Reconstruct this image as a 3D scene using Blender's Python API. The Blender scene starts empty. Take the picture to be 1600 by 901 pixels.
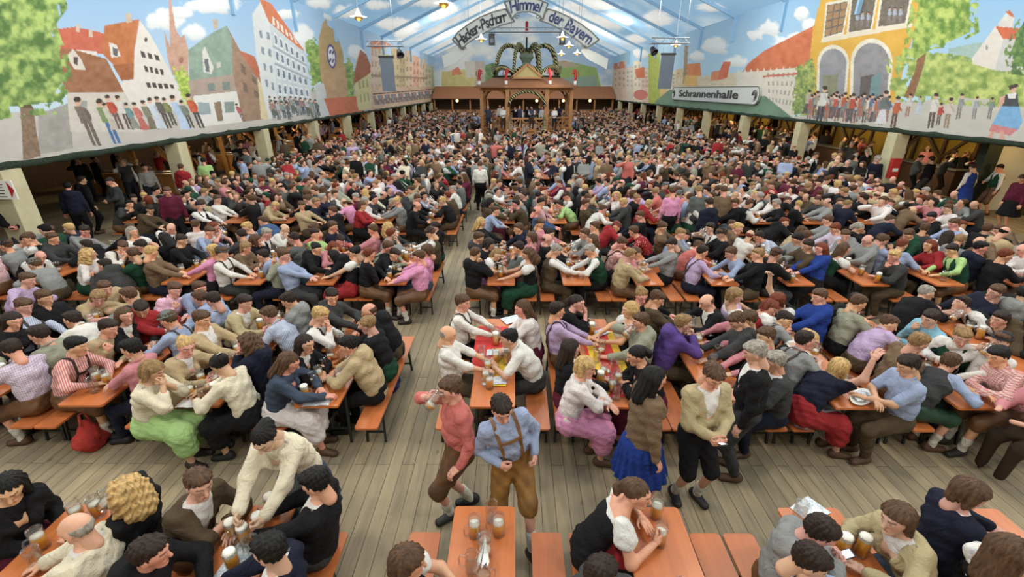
LP_SEEN, LP_NEAR, LP_FILL, WORLD, EXPO = 60, 300, 420, 1.12, 0.5
import bpy, math, random, numpy as np
import openvdb
from mathutils import Vector, Matrix
random.seed(7); RNG = np.random.default_rng(7)
C = bpy.context.scene.collection
SC = bpy.context.scene
F32 = np.float32

# ------------------------------------------------------------------ camera
CAM_H = 4.1; FPX = 720.0; W, Hh = 1600, 901
PITCH = math.atan(311 / FPX)                     # looking down
YAW = math.atan(4 / FPX)
cam = bpy.data.cameras.new('camera'); camo = bpy.data.objects.new('camera', cam); C.objects.link(camo)
cam.sensor_width = 36; cam.lens = FPX / W * 36; cam.clip_start = 0.05; cam.clip_end = 400
camo.location = (0, 0, CAM_H); camo.rotation_euler = (math.pi / 2 - PITCH, 0, YAW)
SC.camera = camo
RM = np.array(camo.rotation_euler.to_matrix())
def ray(px, py):
    v = RM @ np.array([px - 800, -(py - 450.5), -FPX]); return v / np.linalg.norm(v)
def at_z(px, py, z):
    r = ray(px, py); t = (z - CAM_H) / r[2]; return np.array([0, 0, CAM_H]) + r * t
def proj(P):
    P = np.asarray(P, float) - np.array([0, 0, CAM_H]); q = P @ RM
    return 800 + q[..., 0] / -q[..., 2] * FPX, 450.5 - q[..., 1] / -q[..., 2] * FPX

def lin(c):
    return tuple(((x / 255) / 12.92 if x / 255 <= .04045 else ((x / 255 + .055) / 1.055) ** 2.4) for x in c)
COL = dict(w=(222, 217, 208), k=(26, 25, 27), n=(30, 32, 48), b=(152, 164, 192), B=(66, 88, 124), p=(200, 132, 138), q=(222, 150, 185),
           g=(140, 140, 138), d=(62, 62, 62), G=(30, 66, 48), l=(168, 202, 132), c=(222, 210, 184), t=(180, 158, 122), o=(82, 68, 50),
           r=(154, 44, 48), v=(184, 160, 192), V=(90, 68, 132), m=(94, 32, 52), y=(182, 166, 128), s=(200, 112, 104), T=(130, 178, 196),
           e=(64, 74, 90), u=(36, 60, 132), a=(150, 150, 130), f=(225, 215, 210), h=(118, 96, 74), x=(96, 100, 98))
CNAME = dict(w='white', k='black', n='navy', b='pale blue', B='denim blue', p='pink', q='rose', g='grey', d='charcoal', G='dark green', l='lime green',
             c='cream', t='tan', o='dark brown', r='red', v='lilac', V='purple', m='maroon', y='khaki', s='salmon', T='turquoise', e='slate blue', u='royal blue',
             a='sage grey', f='off-white', h='taupe', x='slate grey')
HAIR = dict(k=(18, 15, 14), d=(42, 30, 24), n=(84, 60, 42), y=(188, 156, 104), g=(150, 144, 136), r=(110, 52, 32), a=(140, 112, 76))
HNAME = dict(k='black', d='dark', n='brown', y='blond', g='grey', r='auburn', a='sandy')

# ------------------------------------------------------------------ materials
def mat(name, col=(.5, .5, .5), rough=.6, metal=0, **kw):
    m = bpy.data.materials.new(name); m.use_nodes = True
    b = m.node_tree.nodes['Principled BSDF']
    b.inputs['Base Color'].default_value = (*col, 1); b.inputs['Roughness'].default_value = rough; b.inputs['Metallic'].default_value = metal
    for k, v in kw.items(): b.inputs[k.replace('_', ' ')].default_value = v
    return m
def nodes(m): return m.node_tree.nodes, m.node_tree.links, m.node_tree.nodes['Principled BSDF']
def N(m, t, **kw):
    n = m.node_tree.nodes.new(t)
    for k, v in kw.items(): setattr(n, k, v)
    return n
def mixc(m, fac, a, b, mode='MIX'):
    n = N(m, 'ShaderNodeMix', data_type='RGBA', blend_type=mode); L = m.node_tree.links
    for s, v in ((n.inputs[0], fac), (n.inputs[6], a), (n.inputs[7], b)):
        if hasattr(v, 'links'): L.new(v, s)
        elif isinstance(v, (int, float)): s.default_value = v
        else: s.default_value = (*v[:3], 1)
    return n.outputs[2]
def math_(m, op, a, b=None):
    n = N(m, 'ShaderNodeMath', operation=op); L = m.node_tree.links
    for s, v in ((n.inputs[0], a), (n.inputs[1], b)):
        if v is None: continue
        if hasattr(v, 'links'): L.new(v, s)
        else: s.default_value = v
    return n.outputs[0]
def noise(m, scale, detail=3, vec=None, rough=.5, dist=0):
    n = N(m, 'ShaderNodeTexNoise'); n.inputs['Scale'].default_value = scale; n.inputs['Detail'].default_value = detail
    n.inputs['Roughness'].default_value = rough; n.inputs['Distortion'].default_value = dist
    if vec is not None: m.node_tree.links.new(vec, n.inputs['Vector'])
    return n.outputs['Fac']
def coords(m, which='Object', scale=(1, 1, 1), rot=(0, 0, 0)):
    tc = N(m, 'ShaderNodeTexCoord'); mp = N(m, 'ShaderNodeMapping')
    mp.inputs['Scale'].default_value = scale; mp.inputs['Rotation'].default_value = rot
    m.node_tree.links.new(tc.outputs[which], mp.inputs['Vector']); return mp.outputs['Vector']
def ramp(m, fac, stops):
    n = N(m, 'ShaderNodeValToRGB'); e = n.color_ramp.elements
    while len(e) < len(stops): e.new(.5)
    for i, (p, c) in enumerate(stops): e[i].position = p; e[i].color = (*c, 1)
    m.node_tree.links.new(fac, n.inputs[0]); return n.outputs[0]
def bump(m, h, strength=.3, dist=.01):
    n = N(m, 'ShaderNodeBump'); n.inputs['Strength'].default_value = strength; n.inputs['Distance'].default_value = dist
    m.node_tree.links.new(h, n.inputs['Height']); m.node_tree.links.new(n.outputs[0], m.node_tree.nodes['Principled BSDF'].inputs['Normal'])
def setc(m, s): m.node_tree.links.new(s, m.node_tree.nodes['Principled BSDF'].inputs['Base Color'])

def cloth(name, pattern):
    m = mat(name, rough=.9); m.node_tree.nodes['Principled BSDF'].inputs['Specular IOR Level'].default_value = .2
    oi = N(m, 'ShaderNodeObjectInfo'); c = oi.outputs['Color']
    v = coords(m)
    if pattern != 'plain':
        sp = N(m, 'ShaderNodeSeparateXYZ'); m.node_tree.links.new(v, sp.inputs[0])
        xy = math_(m, 'ADD', sp.outputs[0], sp.outputs[1])
        s1 = math_(m, 'GREATER_THAN', math_(m, 'FRACT', math_(m, 'MULTIPLY', xy, 34)), .5)
        if pattern == 'gingham':
            s2 = math_(m, 'GREATER_THAN', math_(m, 'FRACT', math_(m, 'MULTIPLY', sp.outputs[2], 40)), .5)
            f = math_(m, 'MULTIPLY', math_(m, 'ADD', s1, s2), .36)
        elif pattern == 'dots':
            vo = N(m, 'ShaderNodeTexVoronoi'); vo.inputs['Scale'].default_value = 26; m.node_tree.links.new(v, vo.inputs['Vector'])
            f = math_(m, 'LESS_THAN', vo.outputs['Distance'], .22)
        else: f = math_(m, 'MULTIPLY', s1, .55)
        c = mixc(m, f, c, (.78, .75, .72))
    nz = noise(m, 9, 3, v)
    c = mixc(m, .35, c, mixc(m, 1, c, ramp(m, nz, [(.3, (.55, .55, .55)), (.7, (1, 1, 1))]), 'MULTIPLY'))
    setc(m, c); bump(m, noise(m, 8, 5, v, .55, 1.6), .8, .035)
    return m
M = {}
for k in ('plain', 'gingham', 'stripe', 'dots'): M[k] = cloth('cloth_' + k, k)
m = M['hair'] = mat('hair', rough=.65, Specular_IOR_Level=.3); oi = N(m, 'ShaderNodeObjectInfo')
nz = noise(m, 55, 4, coords(m, scale=(.35, 1, .35)), .6)
setc(m, mixc(m, 1, oi.outputs['Color'], ramp(m, nz, [(.3, (.45, .45, .45)), (.7, (1.45, 1.4, 1.3))]), 'MULTIPLY')); bump(m, nz, .6, .01)
m = M['skin'] = mat('skin', rough=.5, Specular_IOR_Level=.3); a = N(m, 'ShaderNodeVertexColor'); a.layer_name = 'Col'
setc(m, mixc(m, .25, a.outputs[0], mixc(m, 1, a.outputs[0], ramp(m, noise(m, 25, 3, coords(m)), [(.3, (.8, .7, .7)), (.7, (1.1, 1, 1))]), 'MULTIPLY')))
m = M['crowd'] = mat('crowd_cloth', rough=.85, Specular_IOR_Level=.2); a = N(m, 'ShaderNodeVertexColor'); a.layer_name = 'Col'; setc(m, a.outputs[0])
m = M['leather'] = mat('leather', rough=.6); oi = N(m, 'ShaderNodeObjectInfo'); v = coords(m)
setc(m, mixc(m, 1, oi.outputs['Color'], ramp(m, noise(m, 8, 5, v), [(.3, (.6, .6, .6)), (.75, (1.3, 1.25, 1.2))]), 'MULTIPLY')); bump(m, noise(m, 60, 3, v), .2, .004)
# plank floor
m = M['floor'] = mat('plank_floor', rough=.75); v = coords(m, rot=(0, 0, math.pi / 2))
br = N(m, 'ShaderNodeTexBrick', offset=.43, offset_frequency=2); m.node_tree.links.new(v, br.inputs['Vector'])
br.inputs['Scale'].default_value = 1; br.inputs['Brick Width'].default_value = 4.2; br.inputs['Row Height'].default_value = .148
br.inputs['Mortar Size'].default_value = .0035; br.inputs['Mortar Smooth'].default_value = .3; br.inputs['Bias'].default_value = -.1
br.inputs['Color1'].default_value = (*lin((168, 151, 122)), 1); br.inputs['Color2'].default_value = (*lin((143, 130, 107)), 1); br.inputs['Mortar'].default_value = (*lin((62, 50, 36)), 1)
gr = noise(m, 14, 6, coords(m, scale=(1, .06, 1)), .65, .6)
pat = noise(m, .9, 4, coords(m))
c = mixc(m, .6, br.outputs[0], mixc(m, 1, br.outputs[0], ramp(m, gr, [(.3, (.5, .48, .45)), (.72, (1.2, 1.2, 1.18))]), 'MULTIPLY'))
c = mixc(m, .7, c, mixc(m, 1, c, ramp(m, pat, [(.35, (.68, .7, .68)), (.65, (1.12, 1.08, 1.02))]), 'MULTIPLY'))
kn = N(m, 'ShaderNodeTexVoronoi'); kn.inputs['Scale'].default_value = 1; m.node_tree.links.new(coords(m, scale=(3.6, 1.7, 1)), kn.inputs['Vector'])
c = mixc(m, ramp(m, kn.outputs['Distance'], [(.0, (.75, .75, .75)), (.09, (0, 0, 0))]), c, lin((66, 52, 38)))
setc(m, c); bump(m, br.outputs['Fac'], .3, -.004)
def wood(name, c1, c2, scale=(1, .08, 1), rough=.5, sc=9):
    m = mat(name, rough=rough); g = noise(m, sc, 5, coords(m, scale=scale), .6, .8)
    setc(m, ramp(m, g, [(.3, lin(c1)), (.7, lin(c2))])); return m
M['table'] = wood('orange_lacquered_wood', (182, 98, 50), (200, 118, 66), rough=.3)
M['bench'] = wood('orange_bench_wood', (182, 98, 52), (200, 116, 66), rough=.4)
M['pine'] = wood('honey_pine', (186, 130, 70), (206, 152, 90), (1, 1, .1))
M['oak'] = wood('bandstand_wood', (150, 100, 56), (182, 130, 78), (1, 1, .12))
M['darkwood'] = wood('dark_beam_wood', (64, 44, 28), (84, 58, 36), (1, 1, .1))
M['steel'] = mat('green_painted_steel', lin((46, 50, 46)), .5, .3)
M['black'] = mat('black_plastic', lin((24, 24, 26)), .5)
M['grey'] = mat('grey_screen', lin((98, 108, 122)), .6)
M['pillar'] = mat('pale_green_pillar_paint', lin((196, 194, 150)), .7)
v = noise(M['pillar'], 3, 4, coords(M['pillar'])); setc(M['pillar'], ramp(M['pillar'], v, [(.3, lin((178, 170, 138))), (.7, lin((196, 188, 154)))]))
M['mustard'] = wood('mustard_wall_paint', (150, 124, 44), (172, 146, 62), (1, 1, 1), .8, 2)
M['whitewall'] = mat('white_panel_paint', lin((214, 214, 208)), .7)
M['tin'] = mat('steel_counter', lin((150, 155, 160)), .35, .6)
M['garland'] = mat('fir_garland', lin((34, 56, 36)), .9); g = noise(M['garland'], 40, 4, coords(M['garland'])); setc(M['garland'], ramp(M['garland'], g, [(.35, lin((12, 24, 16))), (.65, lin((42, 62, 40)))])); bump(M['garland'], g, 1, .05)
M['paper'] = mat('printed_paper', lin((226, 226, 222)), .8)
v = coords(M['paper']); ck = noise(M['paper'], 40, 2, v); setc(M['paper'], ramp(M['paper'], ck, [(.42, lin((222, 224, 224))), (.5, lin((150, 168, 190))), (.56, lin((228, 228, 224)))]))
M['beer'] = mat('amber_beer', lin((238, 160, 40)), .2, Subsurface_Weight=.0)
M['foam'] = mat('beer_foam', lin((240, 234, 220)), .9)
M['pretzel'] = wood('pretzel_crust', (150, 82, 36), (188, 116, 58), (1, 1, 1), .45, 20)
M['plate'] = mat('white_china', lin((232, 230, 224)), .25)
M['red'] = mat('red_paint', lin((172, 36, 38)), .5)
M['flagred'] = mat('red_table_paper', lin((206, 52, 46)), .8)
M['flagyellow'] = mat('yellow_table_paper', lin((222, 180, 50)), .8)
M['shell_white'] = mat('white_star_lamp_glass', lin((250, 248, 235)), .4, Emission_Strength=1.1); M['shell_white'].node_tree.nodes['Principled BSDF'].inputs['Emission Color'].default_value = (1, .95, .84, 1)
M['warm_lamp'] = mat('warm_lamp_glass', lin((255, 200, 90)), .4, Emission_Strength=6); M['warm_lamp'].node_tree.nodes['Principled BSDF'].inputs['Emission Color'].default_value = (1, .62, .18, 1)
M['brass'] = mat('brass_trim', lin((190, 150, 70)), .35, .8)
M['banner'] = mat('painted_banner', lin((196, 200, 196)), .8); M['bannerdark'] = mat('banner_edge_paint', lin((116, 120, 118)), .8)
M['ink'] = mat('blue_black_lettering', lin((52, 62, 104)), .7); M['inkdark'] = mat('dark_lettering', lin((54, 56, 62)), .7)
M['purple'] = mat('purple_paint', lin((60, 50, 110)), .7)
g = M['glass'] = bpy.data.materials.new('mug_glass'); g.use_nodes = True; nt = g.node_tree; nt.nodes.clear()
o = nt.nodes.new('ShaderNodeOutputMaterial'); mx = nt.nodes.new('ShaderNodeMixShader'); tr = nt.nodes.new('ShaderNodeBsdfTransparent'); gl = nt.nodes.new('ShaderNodeBsdfGlossy'); lw = nt.nodes.new('ShaderNodeLayerWeight')
tr.inputs[0].default_value = (.93, .94, .93, 1); gl.inputs['Roughness'].default_value = .08; gl.inputs[0].default_value = (.9, .9, .9, 1); lw.inputs[0].default_value = .35
mp = nt.nodes.new('ShaderNodeMath'); mp.operation = 'MULTIPLY_ADD'; mp.inputs[1].default_value = .4; mp.inputs[2].default_value = .05
nt.links.new(lw.outputs['Facing'], mp.inputs[0]); nt.links.new(mp.outputs[0], mx.inputs[0]); nt.links.new(tr.outputs[0], mx.inputs[1]); nt.links.new(gl.outputs[0], mx.inputs[2]); nt.links.new(mx.outputs[0], o.inputs[0])

# ------------------------------------------------------------------ mesh helpers
def mk(name, V, Fc, m=None, parent=None, smooth=False, cols=None, color=None, loc=None):
    me = bpy.data.meshes.new(name)
    V = np.asarray(V, F32).reshape(-1, 3)
    if isinstance(Fc, np.ndarray):
        n = len(Fc); k = Fc.shape[1]
        me.vertices.add(len(V)); me.vertices.foreach_set('co', V.ravel())
        me.loops.add(n * k); me.loops.foreach_set('vertex_index', Fc.astype(np.int32).ravel())
        me.polygons.add(n); me.polygons.foreach_set('loop_start', np.arange(0, n * k, k, dtype=np.int32))
        me.update(calc_edges=True)
    else:
        me.from_pydata([tuple(map(float, p)) for p in V], [], Fc); me.update()
    if smooth and len(me.polygons): me.polygons.foreach_set('use_smooth', np.ones(len(me.polygons), bool))
    if cols is not None:
        at = me.color_attributes.new('Col', 'FLOAT_COLOR', 'POINT')
        cc = np.ones((len(V), 4), F32); cc[:, :3] = cols; at.data.foreach_set('color', cc.ravel())
    if m: me.materials.append(m)
    o = bpy.data.objects.new(name, me); C.objects.link(o)
    if parent: o.parent = parent
    if loc is not None: o.location = loc
    if color is not None: o.color = (*lin(color), 1)
    return o
def empty(name, loc, rz=0):
    o = bpy.data.objects.new(name, None); C.objects.link(o); o.location = loc; o.rotation_euler = (0, 0, rz); o.empty_display_size = .1; return o
def tag(o, label=None, cat=None, group=None, kind=None):
    if label: o['label'] = label
    if cat: o['category'] = cat
    if group: o['group'] = group
    if kind: o['kind'] = kind
    return o
class MB:
    def __init__(s): s.v = []; s.f = []
    def add(s, V, Fc):
        b = len(s.v); s.v += [tuple(p) for p in V]; s.f += [tuple(i + b for i in f) for f in Fc]; return s
    def box(s, lo, hi, bev=0):
        x0, y0, z0 = lo; x1, y1, z1 = hi
        if bev <= 0:
            return s.add([(x0, y0, z0), (x1, y0, z0), (x1, y1, z0), (x0, y1, z0), (x0, y0, z1), (x1, y0, z1), (x1, y1, z1), (x0, y1, z1)],
                         [(0, 3, 2, 1), (4, 5, 6, 7), (0, 1, 5, 4), (1, 2, 6, 5), (2, 3, 7, 6), (3, 0, 4, 7)])
        # rounded outline in plan
        pts = []
        for cx, cy, a0 in ((x1 - bev, y1 - bev, 0), (x0 + bev, y1 - bev, 90), (x0 + bev, y0 + bev, 180), (x1 - bev, y0 + bev, 270)):
            for k in range(5): a = math.radians(a0 + 22.5 * k); pts.append((cx + bev * math.cos(a), cy + bev * math.sin(a)))
        return s.prism(pts, z0, z1)
    def prism(s, pts, z0, z1):
        n = len(pts)
        return s.add([(x, y, z0) for x, y in pts] + [(x, y, z1) for x, y in pts],
                     [tuple(range(n - 1, -1, -1)), tuple(range(n, 2 * n))] + [(i, (i + 1) % n, n + (i + 1) % n, n + i) for i in range(n)])
    def bar(s, a, b, w, h=None):
        a, b = Vector(a), Vector(b); d = (b - a).normalized(); u = d.cross(Vector((0, 0, 1)))
        if u.length < 1e-3: u = Vector((1, 0, 0))
        u.normalize(); v = u.cross(d); h = h or w; P = []
        for c in (a, b):
            for i, j in ((-1, -1), (1, -1), (1, 1), (-1, 1)): P.append(c + u * i * w / 2 + v * j * h / 2)
        return s.add(P, [(0, 1, 2, 3), (7, 6, 5, 4), (0, 4, 5, 1), (1, 5, 6, 2), (2, 6, 7, 3), (3, 7, 4, 0)])
    def tube(s, pts, r, n=8, closed=False):
        pts = [Vector(p) for p in pts]; R = r if hasattr(r, '__len__') else [r] * len(pts); K = len(pts); b = len(s.v); V = []
        up = Vector((0, 0, 1))
        for i, p in enumerate(pts):
            d = (pts[(i + 1) % K] - pts[i - 1]) if closed else (pts[min(i + 1, K - 1)] - pts[max(i - 1, 0)])
            d.normalize(); u = d.cross(up)
            if u.length < .15: u = d.cross(Vector((1, 0, 0)))
            u.normalize(); v = u.cross(d)
            for k in range(n): a = 2 * math.pi * k / n; V.append(p + (u * math.cos(a) + v * math.sin(a)) * R[i])
        Fc = []
        for i in range(K if closed else K - 1):
            j = (i + 1) % K
            for k in range(n): k2 = (k + 1) % n; Fc.append((i * n + k, j * n + k, j * n + k2, i * n + k2))
        if not closed: Fc += [tuple(range(n)), tuple((K - 1) * n + k for k in range(n - 1, -1, -1))]
        return s.add(V, Fc)
    def lathe(s, prof, n=24, c=(0, 0, 0)):
        V = []; K = len(prof)
        for r, z in prof:
            for k in range(n): a = 2 * math.pi * k / n; V.append((c[0] + r * math.cos(a), c[1] + r * math.sin(a), c[2] + z))
        Fc = [(i * n + k, i * n + (k + 1) % n, (i + 1) * n + (k + 1) % n, (i + 1) * n + k) for i in range(K - 1) for k in range(n)]
        return s.add(V, Fc)
    def build(s, name, m=None, parent=None, smooth=False, **kw): return mk(name, s.v, s.f, m, parent, smooth, **kw)
def copy_tree(o, parent=None):
    c = o.copy(); C.objects.link(c)
    if parent: c.parent = parent
    for ch in list(o.children): copy_tree(ch, c)
    return c
ORD = ['first', 'second', 'third', 'fourth', 'fifth', 'sixth', 'seventh', 'eighth', 'ninth', 'tenth', 'eleventh', 'twelfth']
# ------------------------------------------------------------------ signed distance figures
V3 = lambda *a: np.array(a, float)
def nrm(v): return v / (np.linalg.norm(v) + 1e-9)
class Cap:      # tapered capsule, optionally flattened (k>1 widens along side)
    def __init__(s, a, b, r1, r2, side=None, k=1.): s.a = np.asarray(a, float); s.b = np.asarray(b, float); s.r1 = r1; s.r2 = r2; s.side = None if side is None else nrm(np.asarray(side, float)); s.k = k
    def grow(s, g): return Cap(s.a, s.b, s.r1 + g, s.r2 + g, s.side, s.k)
    def bb(s):
        R = max(s.r1, s.r2) * s.k; return np.minimum(s.a, s.b) - R, np.maximum(s.a, s.b) + R
    def d(s, P):
        ab = (s.b - s.a).astype(F32); L = float(ab @ ab) + 1e-9; q = P - s.a.astype(F32)
        t = np.clip(q @ ab / L, 0, 1); q = q - t[:, None] * ab
        if s.side is not None: sd = s.side.astype(F32); q = q - (q @ sd)[:, None] * sd * F32(1 - 1 / s.k)
        return np.sqrt((q * q).sum(1)) - (s.r1 + (s.r2 - s.r1) * t)
class Ell:
    def __init__(s, c, r): s.c = np.asarray(c, float); s.r = np.asarray(r, float)
    def grow(s, g): return Ell(s.c, s.r + g)
    def bb(s): return s.c - s.r, s.c + s.r
    def d(s, P):
        q = (P - s.c.astype(F32)) / s.r.astype(F32); return (np.sqrt((q * q).sum(1)) - 1) * float(s.r.min())
def sminl(ds, k):
    r = ds[0]
    for d in ds[1:]:
        h = np.maximum(k - np.abs(r - d), 0) / k; r = np.minimum(r, d) - h * h * k * .25
    return r
def sdf_mesh(prims, vox, k=.03, wr=0, cuts=(), freq=22, extra=None, seed=0, pleat=None):
    lo = np.min([p.bb()[0] for p in prims], 0) - 2.5 * vox - wr; hi = np.max([p.bb()[1] for p in prims], 0) + 2.5 * vox + wr
    n = np.ceil((hi - lo) / vox).astype(int) + 1
    g = [lo[i] + vox * np.arange(n[i]) for i in range(3)]
    P = np.stack(np.meshgrid(*g, indexing='ij'), -1).reshape(-1, 3).astype(F32)
    D = sminl([p.d(P) for p in prims], k)
    if pleat is not None:
        a = np.arctan2(P[:, 1] - pleat[1], P[:, 0] - pleat[0]); D = D + .016 * np.sin(a * 17 + np.sin(P[:, 2] * 9)) * np.clip((pleat[2] - P[:, 2]) * 5, 0, 1)
    if wr:
        s = seed * 1.7
        D = D + wr * (np.sin(P[:, 0] * freq + P[:, 2] * freq * .8 + s) * np.sin(P[:, 1] * freq * 1.1 - P[:, 2] * freq * .5 + 2 * s) + .5 * np.sin(P[:, 2] * freq * 2.1 + P[:, 0] * freq + P[:, 1] * freq * 1.6 + s))
    if extra: D = extra(P, D)
    for c in cuts: D = np.maximum(D, c(P))
    G = openvdb.FloatGrid(1.0); G.copyFromArray(np.ascontiguousarray(D.reshape(n), dtype=F32))
    pts, quads = G.convertToQuads(0.0)
    return (pts * vox + lo).astype(F32), quads[:, ::-1].astype(np.int32)

SKIN = lin((214, 164, 140))
def head_mesh(vox):
    pr = [Ell((-.012, 0, .028), (.097, .077, .088)), Cap((.03, 0, .015), (.042, 0, -.07), .066, .04, (0, 1, 0), 1.05), Cap((-.03, 0, -.05), (-.045, 0, -.16), .052, .056),
          Ell((.07, 0, -.088), (.022, .022, .018))]
    def extra(P, D):
        ey = np.minimum(np.linalg.norm(P - F32((.098, .033, .018)), axis=1), np.linalg.norm(P - F32((.098, -.033, .018)), axis=1)) - .016
        h = np.maximum(.02 - np.abs(D + ey), 0) / .02; D = np.maximum(D, -ey) + h * h * .005
        fine = [Cap((.088, 0, .022), (.112, 0, -.02), .009, .0145), Cap((.085, -.03, .042), (.09, .03, .042), .008, .008), Cap((.084, -.02, -.05), (.084, .02, -.05), .012, .012),
                Ell((-.008, .08, .002), (.02, .009, .032)), Ell((-.008, -.08, .002), (.02, .009, .032)), Ell((.079, .033, .018), (.0125, .0135, .0125)), Ell((.079, -.033, .018), (.0125, .0135, .0125))]
        return sminl([D] + [f.d(P) for f in fine], .012)
    V, Q = sdf_mesh(pr, vox, .03, extra=extra)
    c = np.tile(np.array([1, 1, 1], F32), (len(V), 1))
    X, Y, Z = V.T; AY = np.abs(Y)
    cheek = np.exp(-(((AY - .042) / .02) ** 2 + ((Z + .025) / .02) ** 2)) * (X > .04); c[:, 1] -= .2 * cheek; c[:, 2] -= .2 * cheek
    lips = (X > .075) & (np.abs(Z + .052) < .011) & (AY < .027); c[lips] *= (.82, .5, .5)
    eye = (X > .07) & (np.hypot((AY - .033) / 1.5, Z - .018) < .0085); c[eye] = (1.1, 1.3, 1.5)
    iris = (X > .07) & (np.hypot(AY - .033, Z - .018) < .006); c[iris] = (.12, .12, .12)
    brow = (X > .06) & (np.abs(Z - .043 + .15 * np.maximum(AY - .035, 0)) < .0065) & (AY > .012) & (AY < .056); c[brow] *= .32
    return V, Q, c
HEADS = {v: head_mesh(v) for v in (.0065, .0125, .017)}

def hair_mesh(style, vox):
    cap = [Ell((-.02, 0, .038), (.104, .088, .095))]
    pr = list(cap); k = .03
    def cut_face(P):   # keep hair off the face
        return np.minimum(.034 + .45 * P[:, 0] - P[:, 2] + 1.2 * np.maximum(.045 - np.abs(P[:, 1]), 0) * 0, P[:, 0] - .02)
    cuts = [cut_face]; wr = .004; fr = 70
    low = lambda z, x0=-.045: (lambda P: np.where(P[:, 0] > x0, z + .012 - P[:, 2], (z - .065) - P[:, 2]))
    if style == 's': pr += [Ell((.03, .012, .1), (.068, .062, .03)), Ell((-.03, -.01, .09), (.08, .07, .045))]; cuts.append(low(-.022)); wr = .006; fr = 95
    elif style == 'b': pr = [Ell((-.02, 0, .02), (.096, .081, .083))]; cuts += [lambda P: P[:, 2] - .045, lambda P: P[:, 0] - .02, low(-.01)]; wr = .002
    elif style == 'l': pr += [Cap((-.05, 0, .02), (-.10, 0, -.22), .08, .06, (0, 1, 0), 1.35), Cap((-.02, .07, 0), (-.02, .095, -.17), .035, .02), Cap((-.02, -.07, 0), (-.02, -.095, -.17), .035, .02)]; wr = .006; fr = 55
    elif style == 'c': pr += [Cap((-.04, 0, .02), (-.08, 0, -.15), .1, .1, (0, 1, 0), 1.3), Cap((-.01, .08, 0), (0, .1, -.12), .05, .04), Cap((-.01, -.08, 0), (0, -.1, -.12), .05, .04)]; wr = .011; fr = 52
    elif style == 'p': pr += [Cap((-.1, 0, .06), (-.15, 0, -.02), .035, .035), Cap((-.15, 0, -.02), (-.13, 0, -.2), .035, .014)]; cuts.append(low(-.02))
    elif style == 'u': pr += [Ell((-.1, 0, .06), (.052, .055, .052)), Cap((-.02, -.08, .05), (-.02, .08, .05), .02, .02)]; cuts.append(low(-.03)); wr = .007
    elif style == 'm': pr += [Ell((-.01, 0, .05), (.112, .1, .088)), Cap((-.03, .075, 0), (-.03, .08, -.07), .03, .025), Cap((-.03, -.075, 0), (-.03, -.08, -.07), .03, .025), Cap((-.07, 0, 0), (-.08, 0, -.06), .06, .05)]; wr = .006
    elif style == 'h': pr = [Ell((-.015, 0, .07), (.105, .09, .07))]; cuts = [lambda P: .055 - P[:, 2]]; wr = 0; pr.append(Cap((-.01, 0, .062), (.03, 0, .06), .11, .11, (0, 1, 0), 1)); 
    if style == 'h':
        pr = [Ell((-.015, 0, .075), (.1, .086, .075)), Ell((0, 0, .065), (.145, .125, .012))]; cuts = [lambda P: .05 - P[:, 2]]; k = .01
    if style in 'slpmu':
        amp = {'s': .0045, 'l': .006, 'p': .004, 'm': .006, 'u': .004}[style]
        def strands(P, D):
            a = np.arctan2(P[:, 1], P[:, 0] + .03); return D + amp * (np.sin(a * 15 + np.sin(P[:, 2] * 22) * 1.3) * .7 + np.sin(a * 31 + P[:, 2] * 14 + 1) * .5)
        if style == 's': return sdf_mesh(pr, vox, k, .003, cuts, fr, extra=strands)
        return sdf_mesh(pr, vox, k, 0, cuts, fr, extra=strands)
    return sdf_mesh(pr, vox, k, wr, cuts, fr)
HAIRS = {(s, v): hair_mesh(s, v) for s in 'sblcpumh' for v in (.0075, .013, .03)}

def hand_mesh(pose, vox):
    # wrist at origin, fingers along +x, back of hand +z, thumb at +y
    curl = dict(relax=(18, 28, 22), flat=(4, 8, 6), grip=(55, 68, 45), fist=(72, 85, 60))[pose]
    pr = [Cap((.0, 0, 0), (.03, 0, 0), .022, .027, (0, 1, 0), 1.25), Cap((.02, .012, -.002), (.075, .02, 0), .018, .014, (0, 1, 0), 1.5), Cap((.02, -.012, -.002), (.072, -.022, 0), .018, .013, (0, 1, 0), 1.5)]
    for i, (y, L) in enumerate(((.032, .9), (.011, 1.0), (-.011, .93), (-.031, .74))):
        p = V3(.082 - .004 * abs(i - 1), y, 0); a = 0; spread = (y * 1.6)
        for seg, (l, r) in enumerate(((.042, .0098), (.027, .0088), (.021, .0078))):
            a += math.radians(curl[seg] + i * 2); q = p + V3(math.cos(a), spread * (seg == 0), -math.sin(a)) * l * L
            pr.append(Cap(p, q, r, r * .92)); p = q
    t = (V3(.02, .03, -.008), V3(.052, .062, -.016), V3(.085, .066, -.022) if pose in ('relax', 'flat') else V3(.08, .05, -.045))
    pr += [Cap(t[0], t[1], .014, .0115), Cap(t[1], t[2], .011, .009)]
    return sdf_mesh(pr, vox, .006)
HANDS = {(p, v): hand_mesh(p, v) for p in ('relax', 'flat', 'grip', 'fist') for v in (.0048, .0085, .011)}

def frame(fwd, up):
    x = nrm(fwd); y = nrm(np.cross(up, x)); z = np.cross(x, y); return np.stack([x, y, z], 1)   # columns
def ik(a, t, l1, l2, pole):
    d = t - a; L = np.linalg.norm(d); L = min(max(L, .12), l1 + l2 - .005); u = nrm(d); t = a + u * L
    c = (l1 * l1 + L * L - l2 * l2) / (2 * L); h = math.sqrt(max(l1 * l1 - c * c, 1e-6)); p = pole - u * (pole @ u); return a + u * c + nrm(p) * h, t
def roty(v, a): c, s = math.cos(a), math.sin(a); return V3(v[0] * c + v[2] * s, v[1], -v[0] * s + v[2] * c)

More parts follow.
